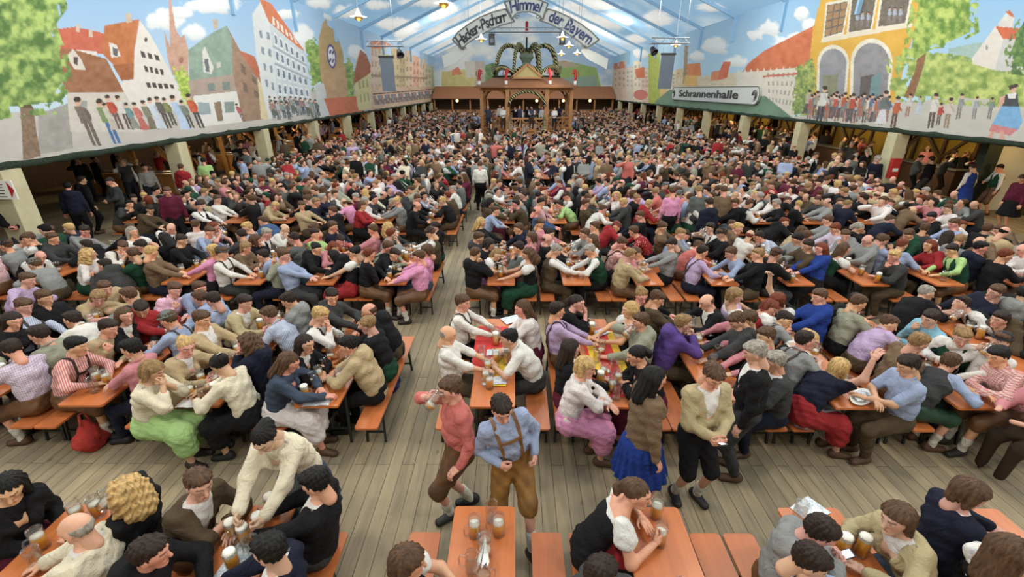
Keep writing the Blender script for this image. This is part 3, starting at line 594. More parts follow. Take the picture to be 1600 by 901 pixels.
# people seen in the photograph: x, y of the head, direction faced (0 = towards the palace wall), top, hair, then options
PEOPLE = '''
14,764,-50,c k,l k,B=skirt:m a=lap roll
213,768,175,c k,c y,a=drink B=skirt:k
312,758,-35,j o,s n,a=cross B=leder
120,826,185,j c,b g,a=rest
236,866,15,h k,s d,a=rest
-12,838,0,j g,s n,a=mug
415,684,-100,c c,u k,S lean=.36 a=reach B=skirt:e apron=x #waitress in cream cardigan and blue dirndl bending over full mugs
516,756,178,j k,s k,a=rest #man in black suit with white collar sitting beside the aisle
422,862,172,j n,s k,a=rest
638,880,10,d k,m n,a=rest
703,604,205,s s,s n,S a=drink F=738:782:706:806 B=leder noz #standing man in salmon shirt drinking beside his friend
784,634,-70,s b,s d,S lean=.1 side=-.17 F=832:872:762:806 a=lap B=leder:y + tan #standing man in pale blue shirt and tan leather breeches looking down
995,772,-25,d k,p n,a=mug B=skirt:k apron=r #woman in black dirndl with white puff sleeves lifting a full mug
934,900,20,h d,s d,a=rest
1168,878,-30,s b d,s d,a=rest
1278,832,-15,h g,s d,a=phone #man in grey jumper holding a phone over front row table
1400,812,195,j y,m n,a=mug #person in khaki jacket cupping a glass mug at front row table
1514,772,-15,c n,m n,a=rest B=skirt:k
1572,862,10,d k d,l n,a=rest B=skirt:k
1612,790,180,t w,s n,a=rest
20,547,160,s v g,s d,a=rest B=leder
120,542,10,s s,s k,+ a=rest B=leder #man in salmon shirt and dark suspenders beside red bag
206,546,185,s p,s k,a=cross
238,581,10,c c,m a,a=both B=skirt:l apron=l #woman in cream cardigan and lime apron covering her mouth
291,542,-35,c t,u y,a=mug B=skirt:t
344,570,165,c c,u k,a=reach B=skirt:k flower #woman in cream jumper with white flower in her black bun
386,536,185,h n,c n,a=both
316,500,-10,j t,s n,a=rest
383,474,-20,j y,s d,a=rest
264,500,185,s b,h x,a=rest +
173,512,-5,s t,s d,a=chin
222,484,-60,h r,s d,a=reach
196,494,-25,c k,l n,a=rest
62,524,190,s a,s d,a=cross
86,500,185,s w,s d,a=rest
46,490,-20,c k,l d,a=rest
70,466,-5,h k,s n,a=chin
26,478,-15,s b,s n,a=rest +
8,520,0,s a,s n,a=rest
150,457,-30,j t,s n,a=rest
182,466,-50,s t,m a,a=rest
208,462,175,s g,s n,a=rest +
276,452,-30,s q g,s n,a=chin
302,466,170,s b,s n,a=rest
330,452,-15,s b,s n,a=rest
352,470,175,s b,s d,a=rest
421,492,180,s b,s n,a=chin
452,470,182,h g,s d,a=chin
500,494,0,v d,s y,a=both
478,538,-25,c k,l d,a=cross B=skirt:k
452,566,5,c e,l n,a=reach B=skirt:f #woman with long brown hair, slate jacket and white skirt at table corner
519,464,-55,h d,s d,a=rest
577,486,190,h k,b n,a=rest
574,508,175,c k,u a,a=rest
544,541,192,h t,s k,a=rest B=trousers:k #man in tan jumper at the aisle corner of the table
723,474,-20,s w,s n,a=mug + B=trousers:k
700,523,0,t w,b g,a=rest roll #bald man in white shirt on aisle bench
795,530,185,t w,s k,a=rest B=trousers:d #man in white T-shirt across from the bald man
816,482,200,c f,l n,a=cross
870,486,15,s v,s d,+ a=rest
902,474,-30,c k,p d,a=both
893,545,15,c k,l d,a=rest
915,575,-25,c f,m y,a=cross B=skirt:q #blond woman in white cardigan and rose skirt resting her cheek
967,462,-80,c k,u a,a=rest
984,484,190,d k,l y,a=rest
1000,504,185,h a,s n,a=drink
994,556,185,c k,p k,a=cross
1023,592,10,c h,l k,S a=rest B=skirt:u #standing woman in taupe cardigan and royal blue skirt
1113,588,-80,j y,s n,S a=phone B=shorts:k #standing man in khaki jacket looking at his phone
1180,552,160,j k,s g,S a=rest B=trousers:d #standing grey-haired man in long black jacket
1210,566,170,j d,s g,a=rest
1067,506,5,h V,s a,a=both #person in purple hooded jumper beside the grey hoodie
1022,462,-25,j o,s n,a=rest
1104,472,190,j k,b n,a=rest
1152,502,180,h d,s n,a=reach
1132,462,-30,d v,m a,a=rest
1184,470,190,v k,m r,a=wave
1206,502,180,s p,s n,a=rest
1244,522,5,s g,s d,+ a=rest
1192,520,185,s p,s n,a=rest
1247,466,-60,d r,m r,a=rest
1304,460,185,h u,s n,a=rest
1292,494,-60,s g,s d,+ a=rest
1340,474,-10,s a,s n,a=rest
1322,532,-60,d k,u y,a=rest
1309,566,35,c n,m y,a=wave B=skirt:r apron=g #woman in navy cardigan pointing upward, silver apron over red skirt
1405,504,-30,s v,s n,a=rest
1452,500,190,s T,s d,a=chin
1434,536,-5,j h,s a,a=chin
1419,572,175,t b,s d,a=cross #man in pale blue shirt with forearms by a platter
1500,562,15,v d,s n,a=rest under=b B=leder:G #man in charcoal waistcoat seen from behind
1545,550,185,s s g,s k,a=cross B=leder #man in red check shirt smiling across the table
1502,528,-120,v G,s a,a=cross
1388,472,-50,j k,s d,a=rest
1464,458,-20,j k,s g,a=rest
1490,474,175,v k,s d,a=drink
1540,500,185,h o,s d,a=mug
1578,492,175,h k,s d,a=rest
1588,462,180,j n,s n,a=rest
1600,530,180,s p,s n,a=rest
1562,534,190,s w,h k,a=drink
1596,572,185,s p g,s d,a=rest
65,398,-40,v k,b g,a=cross
28,412,185,s g,h x,a=rest
46,438,0,s v,s n,a=rest
86,362,-60,s g,s n,a=rest
48,376,-30,s w,s d,a=rest
6,384,-20,h d,s n,a=rest
112,382,180,h k,s d,a=rest
146,362,-70,s g,s d,a=rest
150,408,185,h d,s d,a=both
192,386,-60,s w,s n,+ a=both
220,398,150,j G,s n,a=rest
213,358,150,j k,s n,a=rest
267,356,-90,v k,b n,a=rest
284,376,-10,j k,s d,a=rest
306,352,100,s f,s n,a=rest
330,362,-30,s b,s n,a=rest
345,392,170,s q,m y,a=rest
382,400,185,s b,s d,a=chin
388,368,150,h d,s d,a=rest
312,322,-40,v k,s d,a=rest
340,312,-10,s w,s n,a=rest
247,328,-60,j o,s d,a=rest
276,318,-50,j d,s n,a=rest
210,322,-20,j d,s k,a=drink
226,316,-70,h k,s d,a=rest
384,336,185,s B,s n,a=rest
300,316,185,s t,s n,a=rest
438,400,0,s b,s n,a=cross
466,395,185,s a,s n,a=both
484,400,180,h k,l k,a=rest
445,358,-10,s w,b n,a=both
492,358,185,s s,s n,a=rest
476,366,-30,s l,s d,a=rest
500,385,-20,h k,u k,a=rest
546,382,-20,c p,m r,a=rest
583,360,180,s p,s n,a=rest
528,372,-60,s s,s d,a=rest
560,392,185,d k,u k,a=rest B=skirt:r
606,386,5,s a,s n,+ a=reach
640,394,-50,h k,s d,a=rest
655,402,180,s q,s n,a=rest B=leder
668,392,185,s q,m n,a=rest
520,330,185,h k,s n,a=rest
537,316,150,s q,b n,a=rest
566,322,-20,c r,m n,a=cross
480,312,175,j k,s n,a=rest
466,322,-60,s t,s n,a=rest
430,322,-70,h t,m y,a=rest
590,308,170,j k,s g,a=rest
625,305,185,h d,s n,a=rest
652,322,5,j k,b n,a=rest
692,314,180,j k,s y,a=rest
708,296,185,s w,s g,a=rest
660,296,10,s w,s n,a=rest
566,268,-20,h r,s n,a=rest
750,258,90,s w,s n,S + a=rest B=trousers:k
752,348,-20,c k,l y,a=rest
748,372,0,h d,s n,a=rest
764,382,5,c k,m d,a=rest
764,310,10,j x,s g,a=rest
775,330,-20,s b,s n,a=rest
806,392,-60,d m,l a,a=rest B=skirt:q
855,374,-10,j k,b n,a=rest
868,392,0,v o,s g,a=reach
922,392,180,v G,s g,a=reach
815,330,0,s B,b n,a=rest
852,318,185,s l,s d,a=rest
830,372,185,c p,m n,a=rest
843,350,-40,s p,s n,a=rest
912,318,0,j o,s n,a=rest
938,322,5,s w,s n,a=rest
970,380,0,s s,s n,+ a=reach
965,352,-60,h r,h r,a=rest
990,362,150,s r d,s n,a=rest
948,355,170,s w,s n,a=rest
1000,338,185,j k,s n,a=rest
1015,355,-40,s h,s n,a=rest
1024,380,-20,s p,m n,a=reach
1050,382,180,s g,s d,a=reach
1058,362,-40,s g,s a,a=rest
1050,300,100,s q,s n,S a=rest B=trousers:k
1092,298,95,s x,s a,S a=rest B=trousers:d
1108,318,110,h n,s d,S a=rest B=trousers:k
1130,298,100,j h,s n,S a=rest B=trousers:k
1160,318,185,h k,s n,a=rest
1096,356,-70,s b,s d,a=rest
1097,394,5,s v,s d,+ a=rest
1142,396,180,s b,s n,a=reach
1180,368,175,s b g,s d,a=rest
1190,398,170,j k,s a,a=rest
1120,384,-40,s s,s n,a=rest
1150,350,-60,h d,s n,a=rest
1236,370,10,s w,s n,a=rest
1262,384,185,j o,s d,a=rest
1290,384,185,h u,l r,a=rest
1275,352,-30,s t,m n,a=both
1240,346,-50,h k,s r,a=rest
1256,312,-60,j k,s n,a=rest
1356,376,0,s b,s n,a=reach
1406,382,10,s b,s r,+ a=cross
1408,364,-60,s t,s n,a=both
1450,384,185,c r,l r,a=rest
1480,390,185,v G,s d,a=reach under=l
1530,378,180,h h,b n,a=rest
1590,390,175,s f,b r,a=cross
1556,362,170,h h,s n,a=rest
1528,350,-60,s f,m r,a=rest
1452,318,-60,h h,b n,a=rest
1476,326,170,s f,s n,a=rest
1510,316,-70,j k,b n,a=rest
1405,342,-30,j n,s n,a=rest
1374,314,-10,j n,s n,a=rest
1340,308,-70,j d,s n,a=rest
1318,296,-50,s g,s n,a=rest
1422,310,-80,s f,s n,a=rest
1455,340,185,h k,s k,a=rest
1490,350,180,s b,s n,a=rest
1212,318,150,j k,s g,a=rest
1312,240,-60,v u,s n,S a=rest B=trousers:k
1337,240,-50,v G,s d,S a=rest B=trousers:k
1372,250,-100,j n,s g,S a=rest B=trousers:k
1275,243,-60,v k,s n,S a=rest B=trousers:k
1562,263,170,v G,s k,S a=mug B=leder
1597,280,185,h m,s n,S a=rest B=skirt:k
1520,262,100,v u,s d,S a=rest B=skirt:u
1455,250,110,j k,s d,S a=rest B=trousers:d
1300,345,150,h g,s n,a=rest
'''
STANDING_LEFT = '''
106,292,120,h n,s k,S a=rest B=trousers:k
128,282,60,h k,s d,S a=rest B=trousers:k
172,284,-120,j d,s d,S a=phone B=trousers:k
12,318,-60,j k,s n,S a=phone B=trousers:d
226,262,-40,s g,s d,S a=rest B=trousers:n
283,262,100,h r,s n,S a=rest B=trousers:o
262,300,-50,h m,s n,S a=rest B=trousers:k
318,252,120,s l,s k,S a=rest B=trousers:o
'''
BARE = dict(r=(186, 60, 50))
people = []; OCC = {}
def parse(line, seed):
    lab = None
    if '#' in line: line, lab = line.split('#')
    f = line.strip().split(','); x, y_, ang = float(f[0]), float(f[1]), float(f[2]); t = f[3].split(); h = f[4].split(); o = f[5].split() if len(f) > 5 else []
    rnd = random.Random(seed); sp = dict(seed=seed, px=(x, y_), top=t[0], ccode=t[1], color=COL[t[1]], pat=t[2] if len(t) > 2 else '', label=lab.strip() if lab else None)
    if not sp['pat'] and t[0] == 's' and rnd.random() < .3 and t[1] in 'pbsv': sp['pat'] = rnd.choice('gz')
    if 'noz' in o: sp['pat'] = ''
    st, hc = h[0], h[1]; sp['hcode'] = (st, hc); sp['hair'] = (st, HAIR.get(hc, COL.get(hc)) if st != 'h' else COL[hc])
    sp['male'] = not (t[0] == 'd' or st in 'lcpum'); sp['seat'] = 'S' not in o; sp['sus'] = (48, 34, 24) if '+' in o else None
    sp['bottom'] = ('trousers', rnd.choice([COL['k'], COL['d'], COL['n'], COL['o']])) if sp['male'] else ('skirt', rnd.choice([COL['k'], COL['m'], COL['e'], COL['G']]))
    if sp['male'] and rnd.random() < .35: sp['bottom'] = ('leder', LEDER)
    sp['arm'] = 'rest'; sp['lean'] = None
    for q in o:
        if q.startswith('B='):
            b = q[2:].split(':'); sp['bottom'] = (b[0], COL[b[1]] if len(b) > 1 else (LEDER if b[0] == 'leder' else COL['k']))
            if q == 'B=leder:y': sp['bottom'] = ('leder', (140, 100, 46))
        elif q.startswith('a='): sp['arm'] = q[2:]
        elif q.startswith('lean='): sp['lean'] = float(q[5:])
        elif q.startswith('side='): sp['sideopt'] = float(q[5:])
        elif q.startswith('F='): sp['fpx'] = [float(v) for v in q[2:].split(':')]
        elif q.startswith('apron='): sp['apron'] = COL[q[6:]]
        elif q.startswith('under='): sp['under'] = COL[q[6:]]
        elif q == 'flower': sp['flower'] = True
        elif q == 'tan': sp['sus'] = (128, 90, 48)
        elif q == 'roll': sp['roll'] = True
    sp['ang'] = math.radians(ang); sp['tone'] = F32((rnd.uniform(.86, 1.06), rnd.uniform(.82, 1.04), rnd.uniform(.78, 1.02)))
    sp['shoe'] = rnd.choice([(40, 32, 28), (84, 58, 38), (30, 30, 32)]); return sp
def solve_seated(sp, hx, hy, bx, dirn):
    base = 0 if dirn > 0 else math.pi; d = (sp['ang'] - base + math.pi) % (2 * math.pi) - math.pi
    d = max(-1.9, min(1.9, d)); sp['twist'] = max(-.7, min(.7, d * .45)); sp['hyaw'] = d
    L = max(-.12, min(.4, (hx - bx) * dirn - .02)); sp['lean'] = L
def finish(sp, y_side=0):
    rnd = random.Random(sp['seed'] + 5)
    sp['hpitch'] = rnd.uniform(.1, .45) + (.25 if sp['arm'] in ('phone', 'reach') else 0) - (.3 if sp['arm'] == 'drink' else 0)
    sp['side'] = y_side or sp.get('sideopt', 0)
    if sp['seat']: sp['feet'] = [(.40 + rnd.uniform(-.12, .12), .1, .085), (.40 + rnd.uniform(-.12, .12), -.1, .085)]
    else:
        st = rnd.uniform(-.1, .1); sp['feet'] = [(.0 + st, .11, .085), (.0 - st, -.11, .085)]
        sp['hem'] = .74
    sp['arms'] = [((.3, .1, .8), (0, .7, -.5), 'flat')] * 2; S = skeleton(sp)
    sp['arms'] = arms_for(sp['arm'], sp['seat'], sp['lean'], S['H'], sp['male'], rnd); sp['S'] = skeleton(sp)
seatlist = []     # placed: dict(sp, bx, y, dirn, table)
def all_tables_near(yy): return [t for t in TBL if t['y0'] - .25 <= yy <= t['y1'] + .25]
for i, ln in enumerate((PEOPLE + STANDING_LEFT).strip().splitlines()):
    if not ln.strip(): continue
    sp = parse(ln, 100 + i)
    if not sp['seat']:
        if sp['lean'] is None: sp['lean'] = .03
        p = at_z(*sp['px'], 1.66); sp['hyaw'] = .0; sp['twist'] = 0; finish(sp)
        H = sp['S']['H']; p = at_z(*sp['px'], H[2]); c, s = math.cos(sp['ang']), math.sin(sp['ang'])
        x0, y0 = p[0] - (H[0] * c - H[1] * s), p[1] - (H[0] * s + H[1] * c)
        if 'fpx' in sp:
            f = sp['fpx']; ft = []
            for k_ in (0, 2):
                q = at_z(f[k_], f[k_ + 1], .03); dx, dy = q[0] - x0, q[1] - y0; ft.append((dx * c + dy * s, -dx * s + dy * c, .085))
            ft.sort(key=lambda v: -v[1]); sp['feet'] = ft; sp['ph'] = .89; sp['S'] = skeleton(sp)
        sp['loc'] = (x0, y0, 0); sp['rz'] = sp['ang']; sp['place'] = None; people.append(sp); continue
    hz = 1.18
    dirn = 1 if math.cos(sp['ang']) >= -.05 else -1
    for it in range(4):
        p = at_z(*sp['px'], hz); cand = all_tables_near(p[1]) or sorted(TBL, key=lambda t: min(abs(t['y0'] - p[1]), abs(t['y1'] - p[1])))[:17]
        best = min(cand, key=lambda t: abs((t['xc'] - dirn * BO) + dirn * .17 - p[0]) + 3 * max(0, t['y0'] - p[1], p[1] - t['y1']))
        bx = best['xc'] - dirn * BO; L = max(-.12, min(.4, (p[0] - bx) * dirn)); hz = .6 + math.sqrt(.68 ** 2 - L * L) + .02
    solve_seated(sp, p[0], p[1], bx, dirn); seatlist.append(dict(sp=sp, bx=bx, y=p[1], hy=p[1], dirn=dirn, t=best))
# fill the seats of the far rows
TOPS = [('s', c) for c in 'wwpbbvsgfahgbk'] + [('j', c) for c in 'kkdnohtxkodg'] + [('h', c) for c in 'kkdngGhmgdokr'] + [('v', c) for c in 'kkdGo'] + [('d', c) for c in 'kkmG'] + [('c', c) for c in 'kcfdth']
key = lambda b: (round(b['bx'], 2), b['t']['row'])
from collections import defaultdict
bench = defaultdict(list)
for b in seatlist: bench[key(b)].append(b)
usedt = {(b['t']['row'], b['t']['xc']) for b in seatlist}
auto = 0
for t in TBL:
    r = t['row']
    if r == 0: continue
    if r == 1 and (t['row'], t['xc']) in usedt: continue
    for dirn in (1, -1):
        bx = t['xc'] - dirn * BO; k = (round(bx, 2), r); ph = random.random() * .2
        for j in range(5):
            yy = t['y0'] + .2 + ph * .5 + j * .45
            if r == 2 and random.random() < .25: continue
            if r >= 3 and random.random() < .06: continue
            if any(abs(o['y'] - yy) < .40 for o in bench[k]): continue
            seed = 5000 + auto; auto += 1; rnd = random.Random(seed); tp = rnd.choice(TOPS); fem = tp[0] in 'dc' or (tp[0] in 'sh' and rnd.random() < .3)
            hs = (rnd.choice('lllmmpuc') if fem else rnd.choice('sssssssbsh')); hc = rnd.choice('kddnnnnyarg' if hs != 'h' else 'kdxG')
            ang = (0 if dirn > 0 else 180) + rnd.gauss(0, 30)
            sp = parse(f"0,0,{ang},{tp[0]} {tp[1]},{hs} {hc},a={rnd.choice(['rest','rest','mug','cross','chin','reach','drink','both'])}" + (' +' if tp[0] == 's' and rnd.random() < .25 else ''), seed)
            L = rnd.uniform(-.02, .3); solve_seated(sp, bx + dirn * (L + .02), yy, bx, dirn)
            b = dict(sp=sp, bx=bx, y=yy, hy=yy, dirn=dirn, t=t, auto=True); seatlist.append(b); bench[k].append(b)
for k, bs in bench.items():          # keep neighbours a shoulder apart
    bs.sort(key=lambda b: b['y'])
    for _ in range(12):
        for a, b in zip(bs, bs[1:]):
            g = .41 - (b['y'] - a['y'])
            if g > 0: a['y'] -= g / 2; b['y'] += g / 2
for b in seatlist:
    sp = b['sp']; near_p = b['y'] < 19
    b['rank'] = math.hypot(b['bx'], b['y'])
    sd = max(-.12, min(.12, (b['hy'] - b['y']) * b['dirn']))
    b['loc'] = (b['bx'], b['y'], 0); b['rz'] = 0 if b['dirn'] > 0 else math.pi; b['sd'] = sd
def visible(x, yy, z=1.2, mg=30):
    if yy < .2: return False
    px, py = proj((x, yy, z)); return -mg < px < 1600 + mg and py < 930
outside = [b for b in seatlist if not visible(b['bx'], b['y']) and visible(b['bx'], b['y'], 1.2, 520) and b['y'] > 3]
seatlist = [b for b in seatlist if visible(b['bx'], b['y'])]
order = sorted([b for b in seatlist], key=lambda b: (b.get('auto', False) and b['rank'] > 15, b['rank'] - (3 if not b.get('auto') else 0)))
NIND = 300 - len(people)
ind, far = order[:NIND], order[NIND:] + outside
# labels
ADJ = {'s': 'shirt', 't': 'T-shirt', 'j': 'jacket', 'c': 'cardigan', 'h': 'jumper', 'v': 'waistcoat', 'd': 'dirndl'}
HST = {'s': 'short {} hair', 'b': 'balding {} hair', 'l': 'long {} hair', 'c': 'curly {} hair', 'p': '{} ponytail', 'u': '{} bun', 'm': 'chin-length {} hair', 'h': '{} hat'}
PAT = {'g': 'checked ', 'z': 'striped ', 'd': 'dotted ', '': ''}
def desc(sp):
    st, hc = sp['hcode']; hn = HST[st].format(HNAME.get(hc, CNAME.get(hc, 'grey')) if st != 'h' else CNAME[hc])
    return f"{PAT[sp['pat']]}{CNAME[sp['ccode']]} {ADJ[sp['top']]}, {hn}"
used = set()
by_bench = defaultdict(list)
for b in ind: by_bench[key(b)].append(b)
for k, bs in by_bench.items():
    bs.sort(key=lambda b: b['y'])
    for i, b in enumerate(bs):
        t = b['t']; inner = (b['dirn'] > 0) == (t['side'] == 'palace')
        b['lab'] = f"{desc(b['sp'])}, seat {ORD[i]} on {'inner' if inner else 'outer'} bench, {ORD[t['idx']]} {t['side']}-side table, {rowname(t['row'])} row"
def clip16(s):
    import re
    w = s.split(); return ' '.join(w[:16])
HELD = []; PHONES = []
def hold(sp, loc, rz, dist):
    if sp['arm'] == 'phone' and dist < 20:
        S = sp['S']; p = (S['Wl'] + S['Wr']) / 2 + nrm(S['Wr'] - S['Er']) * V3(1, 0, 1) * .1 + V3(0, 0, .015); c, s = math.cos(rz), math.sin(rz); PHONES.append((loc[0] + p[0] * c - p[1] * s, loc[1] + p[0] * s + p[1] * c, p[2], rz, sp['label'] or desc(sp)))
    if dist > 15 or sp['arm'] not in ('drink', 'mug'): return
    S = sp['S']; d = nrm(S['Wr'] - S['Er']); p = S['Wr'] + d * .085 + V3(0, .035, 0); c, s = math.cos(rz), math.sin(rz); tilt = .75 if sp['arm'] == 'drink' else 0
    if sp['arm'] == 'mug' and sp['seat']: p[2] = .771
    else: p = p - V3(-math.sin(tilt), 0, math.cos(tilt)) * .1
    HELD.append((loc[0] + p[0] * c - p[1] * s, loc[1] + p[0] * s + p[1] * c, p[2], rz, tilt, desc(sp), sp['arm'], sp['seat']))
for b in ind:
    sp = b['sp']; finish(sp, b['sd']); dist = b['rank']
    if not b.get('auto'):
        for _ in range(5):
            H = sp['S']['H']; q = at_z(*sp['px'], H[2]); tx = (q[0] - b['bx']) * b['dirn']; ty = (q[1] - b['y']) * b['dirn']
            sp['lean'] = max(-.15, min(.5, sp['lean'] + (tx - H[0]) * 1.1)); b['sd'] = max(-.22, min(.22, b['sd'] + (ty - H[1]) * 1.1)); finish(sp, b['sd'])
    r = build_person(sp, b['loc'], b['rz'], dist); hold(sp, b['loc'], b['rz'], dist)
    tag(r, sp['label'] or clip16(b['lab']), 'person', 'people seated at the beer tables')
PL = ['beside the aisle', 'by the pale pillar', 'near the wooden booth', 'among the crowd', 'by the counter', 'under the painted wall', 'close to the standing group', 'by the booth wall', 'at the side passage', 'behind the benches', 'near the mustard wall', 'by the white door panel', 'in the tree side passage', 'in the palace side passage', 'before the serving hatch', 'near the fire cabinet']
for i, sp in enumerate(people):
    r = build_person(sp, sp['loc'], sp['rz'], math.hypot(*sp['loc'][:2])); hold(sp, sp['loc'], sp['rz'], math.hypot(*sp['loc'][:2]))
    tag(r, sp['label'] or clip16(f"standing person in {desc(sp)}, {PL[i % 16]}"), 'person', 'people standing in the hall')
print('individual people', len(ind) + len(people), 'crowd', len(far))

# ------------------------------------------------------------------ the crowd beyond
def crowd_template(seed, vox, hvox, male, standing=False):
    rnd = random.Random(seed); hair = rnd.choice('lmpu' if not male else 'ssb')
    sp = parse(f"0,0,0,s w,{hair} n,a={rnd.choice(['rest','mug','cross','chin','drink','reach'])}" + (' S' if standing else ''), seed)
    sp['twist'] = rnd.uniform(-.4, .4); sp['hyaw'] = rnd.uniform(-.8, .8); sp['lean'] = rnd.uniform(-.02, .28) if not standing else .03; finish(sp); S = sp['S']; parts = []
    tp = torso_prims(S, male)
    zc = .47 if not standing else .8
    parts.append(sdf_mesh([p.grow(.02) for p in tp + arm_prims(S, 1.9, .01)], vox, .04, cuts=[lambda P: zc - P[:, 2]]) + (0,))
    parts.append(sdf_mesh([Cap(S['P'], S['P'] + V3(0, 0, .06), .12, .1)] + [p.grow(.02) for p in leg_prims(S, 1.95)], max(vox, .05), .05) + (1,))
    hV, hQ = sdf_mesh([Ell((-.012, 0, .028), (.097, .077, .088)), Cap((.03, 0, .015), (.042, 0, -.07), .066, .042), Cap((-.03, 0, -.05), (-.045, 0, -.2), .055, .055), Cap((.09, 0, .0), (.11, 0, -.02), .01, .014)], hvox, .02)
    R = S['HR'].T.astype(F32); parts.append(((hV @ R + S['H']).astype(F32), hQ, 2))
    V, Q = hair_mesh(hair, max(hvox, .026)); parts.append(((V @ R + S['H']).astype(F32), Q, 3))
    hp = [Cap(S['W' + n], S['W' + n] + nrm(S['W' + n] - S['E' + n]) * .13, .032, .03) for n in 'lr']; parts.append(sdf_mesh(hp, max(hvox, .03), .01) + (2,))
    Vs = np.concatenate([p[0] for p in parts]); b = 0; Qs = []; rg = []
    for p in parts: Qs.append(p[1] + b); b += len(p[0]); rg.append(np.full(len(p[0]), p[2]))
    return Vs, np.concatenate(Qs), np.concatenate(rg)
TA = [crowd_template(i, .055, .028, i % 3 != 0) for i in range(12)]; TB = [crowd_template(20 + i, .085, .045, i % 3 != 0) for i in range(10)]; TS = [crowd_template(40 + i, .07, .04, i % 3 != 0, True) for i in range(5)]
CR = []
for b in far: CR.append((b['bx'] + RNG.uniform(-.08, .08), b['y'], b['rz'] + RNG.normal(0, .3), 0, b['sp']))
def rsp(i):
    rnd = random.Random(90000 + i); tp = rnd.choice(TOPS); return dict(color=COL[tp[1]], hair=('s', HAIR[rnd.choice('kddnnnyag')]), top=tp[0])
# people standing in the passages, beyond the pillars and round the bandstand
i = 0
for (x0, x1, y0, y1, n, z) in [(-1.7, -.95, 17.5, 72, 46, 0), (-11.8, -11.1, 20, 72, 34, 0), (13.0, 14.3, 18, 74, 60, 0), (-18, -13, 17, 73, 170, .0), (15.2, 20, 18.5, 73, 260, .0), (-11, 13.5, 17.4, 18.6, 46, 0), (-11, 13.5, 23.9, 25.3, 30, 0), (-11, 13.5, 30.4, 32, 30, 0), (-11, 13.5, 49, 51.2, 40, 0)]:
    for _ in range(n):
        x, yy = RNG.uniform(x0, x1), RNG.uniform(y0, y1)
        if in_stage(x, yy) or any(abs(x - a[0]) < .42 and abs(yy - a[1]) < .42 for a in CR[-n:]) or any(abs(x - p['loc'][0]) < .6 and abs(yy - p['loc'][1]) < .6 for p in people): continue
        if x < -11.5 or x > 14: 
            if any(abs(x - px) < .6 and abs((yy - 4.2) % 6.1 - 0) < .5 for px in (-12, 14.5)): continue
        CR.append((x, yy, RNG.uniform(0, 6.28), 1, rsp(i))); i += 1
# musicians on the bandstand floor
for (x, yy, r) in [(-.9, 38.2, 4.7), (-2.1, 38.8, 4.9), (.4, 38.6, 4.6), (1.3, 38.3, 4.8), (2.2, 38.9, 4.7), (3.1, 38.3, 4.7), (.0, 40, 4.7), (1.0, 40.2, 4.6), (2.0, 40.1, 4.8), (-1.2, 40.3, 4.7), (3.6, 40.1, 4.6)]:
    s = rsp(i); s['color'] = random.choice([(36, 38, 80), (30, 30, 50), (200, 198, 195), (60, 62, 80)]); CR.append((x, yy, r, 2, s)); i += 1
Vs, Qs, Cs = [], [], []; b = 0
DARK = np.array([lin(c) for c in ((30, 28, 28), (50, 38, 28), (34, 36, 48))])
for n, (x, yy, rz, kind, s) in enumerate(CR):
    T = (TA[n % 12] if yy < 27 else TB[n % 10]) if kind == 0 else TS[n % 5]; V, Q, rg = T; sc = 1 + .04 * math.sin(n * 7.1)
    c_, s_ = math.cos(rz), math.sin(rz); R = np.array([[c_, s_, 0], [-s_, c_, 0], [0, 0, 1]], F32)
    P = (V * F32(sc)) @ R; P[:, 0] += x; P[:, 1] += yy; P[:, 2] += 1.15 if kind == 2 else 0
    sk = np.array(SKIN) * RNG.uniform(.8, 1.05); cc = np.array([lin(s['color']), DARK[n % 3], sk, lin(s['hair'][1])])[rg]
    if s.get('top') in ('v', 'd'):   # pale sleeves beside a dark bodice
        lat = np.abs(V[:, 1]) > .2; cc[(rg == 0) & lat] = lin((215, 212, 205))
    Vs.append(P); Qs.append(Q + b); Cs.append(cc.astype(F32)); b += len(V)
o = mk('crowd', np.concatenate(Vs), np.concatenate(Qs), M['crowd'], smooth=True, cols=np.concatenate(Cs))
tag(o, 'dense crowd of guests filling the hall beyond the nearer tables, booths and bandstand', 'crowd', kind='stuff')
print('crowd verts', b, len(CR))
